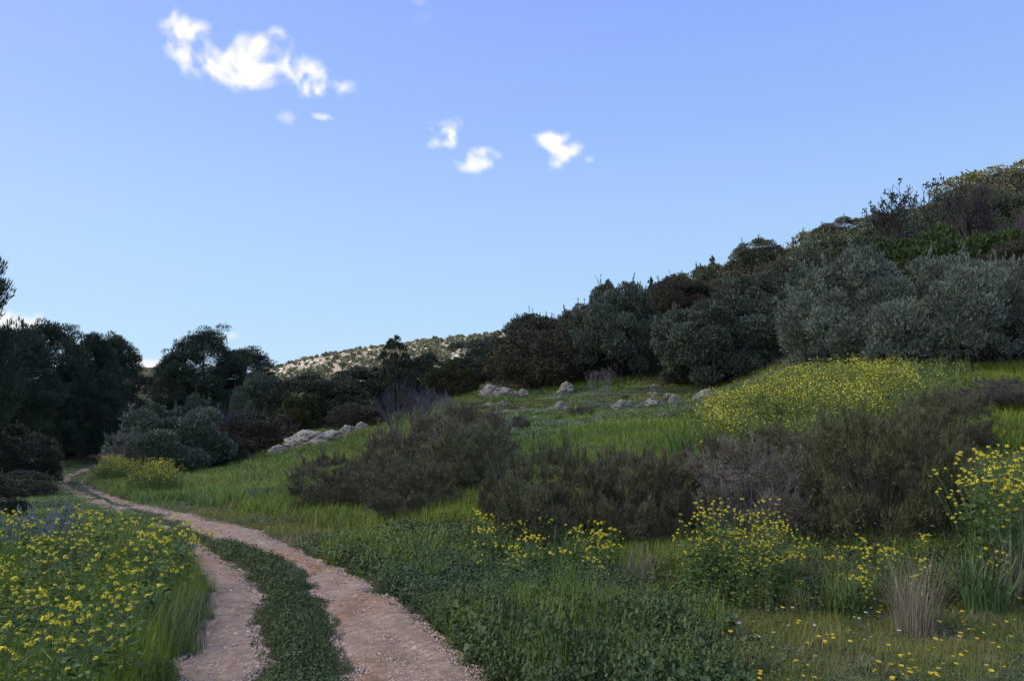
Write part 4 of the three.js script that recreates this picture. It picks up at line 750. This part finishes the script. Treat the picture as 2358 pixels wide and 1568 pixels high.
{
  const R = rng(960), Y = [1, 2, 3].map(s => daisy(970 + s, false)), Wh = [1, 2].map(s => daisy(980 + s, true));
  for (let k = 0; k < 130; k++) { const py = 590 + 95 * R() ** 0.7, px = 640 + 400 * R() ** 0.6, D = flatD(px, py), [x, y, z] = atPixel(px, D); if (zoneAt(x, z) !== 'turf') continue; const o = Y[k % 3].clone(); o.position.set(x, y, z); o.rotation.set(0.25 * R(), R() * 6, 0.25 * R()); o.scale.setScalar(0.5 + 0.5 * R()); add(o, 'yellow_daisy', 'single yellow daisy in the short turf at the front', 'flower', 'yellow daisies in the turf'); }
  for (let k = 0; k < 34; k++) { const py = 580 + 60 * R(), px = 700 + 210 * R(), D = flatD(px, py), [x, y, z] = atPixel(px, D); if (zoneAt(x, z) !== 'turf') continue; const o = Wh[k % 2].clone(); o.position.set(x, y, z); o.rotation.set(0.25 * R(), R() * 6, 0.25 * R()); o.scale.setScalar(0.55 + 0.45 * R()); add(o, 'white_daisy', 'single white daisy in the turf left of the dry tuft', 'flower', 'white daisies in the turf'); }
}
// tufts: dry straw, tall green grass, bearded grass
function tuft(seed, n, rad, h, wid, lean, bend, a, b) { return clump(seed, n, rad, h, wid, lean, bend, a, b); }
function putTuft(geo, name, px, D, s, label, category) { const [x, y, z] = atPixel(px, D), o = part(geo, leafMat, name); o.position.set(x, y, z); o.scale.set(...s); add(o, name, label, category); o.userData.kind = undefined; delete o.userData.kind; return o; }
putTuft(tuft(801, 380, 0.17, 0.74, 0.005, 0.55, 0.16, [0.20, 0.16, 0.10], [0.40, 0.33, 0.22]), 'dry_grass_tuft', 916, 7.4, [1, 1, 1], 'tall grey dry grass tuft in front of the large twiggy bush', 'grass tuft');
putTuft(tuft(802, 240, 0.2, 0.65, 0.005, 0.6, 0.15, [0.20, 0.16, 0.10], [0.36, 0.30, 0.21]), 'dry_grass_tuft', 1005, 8.3, [1, 1, 1], 'leaning grey dry grass tuft near the right picture edge', 'grass tuft');
putTuft(tuft(803, 200, 0.22, 0.5, 0.005, 0.5, 0.15, [0.18, 0.145, 0.09], [0.32, 0.27, 0.19]), 'dry_grass_tuft', 640, 9.6, [1, 1, 1], 'grey dry grass tuft under the right half of the broad thicket', 'grass tuft');
putTuft(tuft(804, 150, 0.2, 0.75, 0.016, 0.5, 0.38, [0.05, 0.10, 0.025], [0.12, 0.20, 0.05]), 'green_grass_tuft', 985, 7.9, [1, 1, 1], 'arching green grass tuft right of the dry tuft', 'grass tuft');
putTuft(tuft(805, 120, 0.16, 0.8, 0.016, 0.4, 0.36, [0.05, 0.10, 0.03], [0.11, 0.18, 0.06]), 'green_grass_tuft', 1024, 8.4, [1, 1.2, 1], 'tall arching green grass tuft cut by the right picture edge', 'grass tuft');
putTuft(tuft(806, 110, 0.15, 0.55, 0.014, 0.5, 0.4, [0.07, 0.12, 0.03], [0.15, 0.22, 0.05]), 'green_grass_tuft', 845, 8.1, [1, 1, 1], 'arching green grass tuft left of the dry tuft', 'grass tuft');
putTuft(tuft(807, 200, 0.3, 0.8, 0.011, 0.3, 0.25, [0.05, 0.13, 0.025], [0.10, 0.22, 0.04]), 'green_grass_tuft', 690, 17, [1.6, 1, 1.2], 'deep green tall grass stand left of the flowering bank', 'grass tuft');
putTuft(tuft(808, 130, 0.14, 0.6, 0.013, 0.4, 0.35, [0.05, 0.11, 0.03], [0.12, 0.20, 0.05]), 'green_grass_tuft', 565, 10.2, [1.3, 1, 1], 'green grass tuft under the left half of the broad thicket', 'grass tuft');
putTuft(tuft(809, 300, 0.35, 0.5, 0.007, 0.5, 0.22, [0.10, 0.14, 0.05], [0.24, 0.25, 0.13]), 'bearded_grass_tuft', 160, 6.6, [1, 1, 1], 'pale bearded grass at the edge of the flower patch by the rut', 'grass tuft');
putTuft(tuft(810, 220, 0.3, 0.45, 0.007, 0.5, 0.22, [0.10, 0.13, 0.06], [0.22, 0.24, 0.14]), 'bearded_grass_tuft', 172, 7.6, [1, 1, 1], 'pale bearded grass farther along the flower patch edge', 'grass tuft');
for (const [px, D, l] of [[560, 29, 'dark leaf rosette in front of the stony meadow'], [604, 33, 'dark leaf rosette left of the low slab'], [625, 36, 'dark leaf rosette behind the low slab'], [668, 34, 'dark leaf rosette between the pale boulders'], [590, 24, 'dark leaf rosette in the green grass below the stony meadow'], [545, 24, 'left dark leaf rosette in the green grass below the stony meadow']]) putTuft(tuft(820 + D, 60, 0.12, 0.4, 0.03, 0.8, 0.3, [0.03, 0.065, 0.025], [0.06, 0.11, 0.04]), 'leaf_rosette', px, D, [1.2, 1, 1.2], l, 'plant');
// cover of the far hills
{
  const R = rng(990), blob = [1, 2, 3].map(s => bush({ a: [0.12, 0.125, 0.075], b: [0.24, 0.23, 0.14], seed: 1000 + s, w: 2, h: 1.5, lobes: 9, lobe: 0.5, n: 130, out: 0.6, up: 0.3, mess: 1.3, len: 0.75, wid: 0.45, trunk: 0.02 }).crown);
  const spots = [[], [], []], stones = [];
  for (let t = 0; t < 60000; t++) {
    const r = 175 + 470 * R() ** 0.9, a = -0.62 + 1.1 * R(), x = r * Math.sin(a), z = -r * Math.cos(a); if (R() > 0.04 + 0.18 * smooth(0.35, 0.6, fbm(x * 0.02, 4, z * 0.02, 3))) { if (R() < 0.06) stones.push([x, z]); continue; }
    if (spots[t % 3].length < 5200) spots[t % 3].push([x, z, (0.4 + 0.85 * R() ** 2)]);
  }
  for (let t = 0; t < 5000; t++) { const r = 800 + 350 * R(), a = -0.62 + 0.5 * R(); spots[t % 3].push([r * Math.sin(a), -r * Math.cos(a), 1 + 1.2 * R()]); }
  const M = new THREE.Matrix4(), Q = new THREE.Quaternion(), up = V(0, 1, 0), C = new THREE.Color();
  spots.forEach((L, k) => { const o = new THREE.InstancedMesh(blob[k], leafMat, L.length); L.forEach(([x, z, s], i) => { o.setMatrixAt(i, M.compose(V(x, ground(x, z) - 0.1, z), Q.setFromAxisAngle(up, R() * 6.28), V(s, s * (0.8 + 0.4 * R()), s))); const t = 0.7 + 0.6 * R(), y = R() * 0.3; o.setColorAt(i, C.setRGB(t * (0.85 + y * 0.6), t, t * (1 - y * 0.5))); }); add(o, 'hill_scrub', 'scrub bushes dotting the sunlit hills', 'scrub', null, 'stuff'); });
  const o = new THREE.InstancedMesh(new THREE.IcosahedronGeometry(1, 1), mat({ color: new THREE.Color().setRGB(0.55, 0.50, 0.42) }), stones.length); stones.forEach(([x, z], i) => o.setMatrixAt(i, M.compose(V(x, ground(x, z), z), Q.setFromAxisAngle(up, R() * 6), V(0.4 + 1.3 * R(), 0.3 + 0.5 * R(), 0.4 + 0.8 * R())))); add(o, 'hill_stones', 'pale stones scattered over the sunlit hills', 'stones', null, 'stuff');
}
renderer.render(scene, camera);
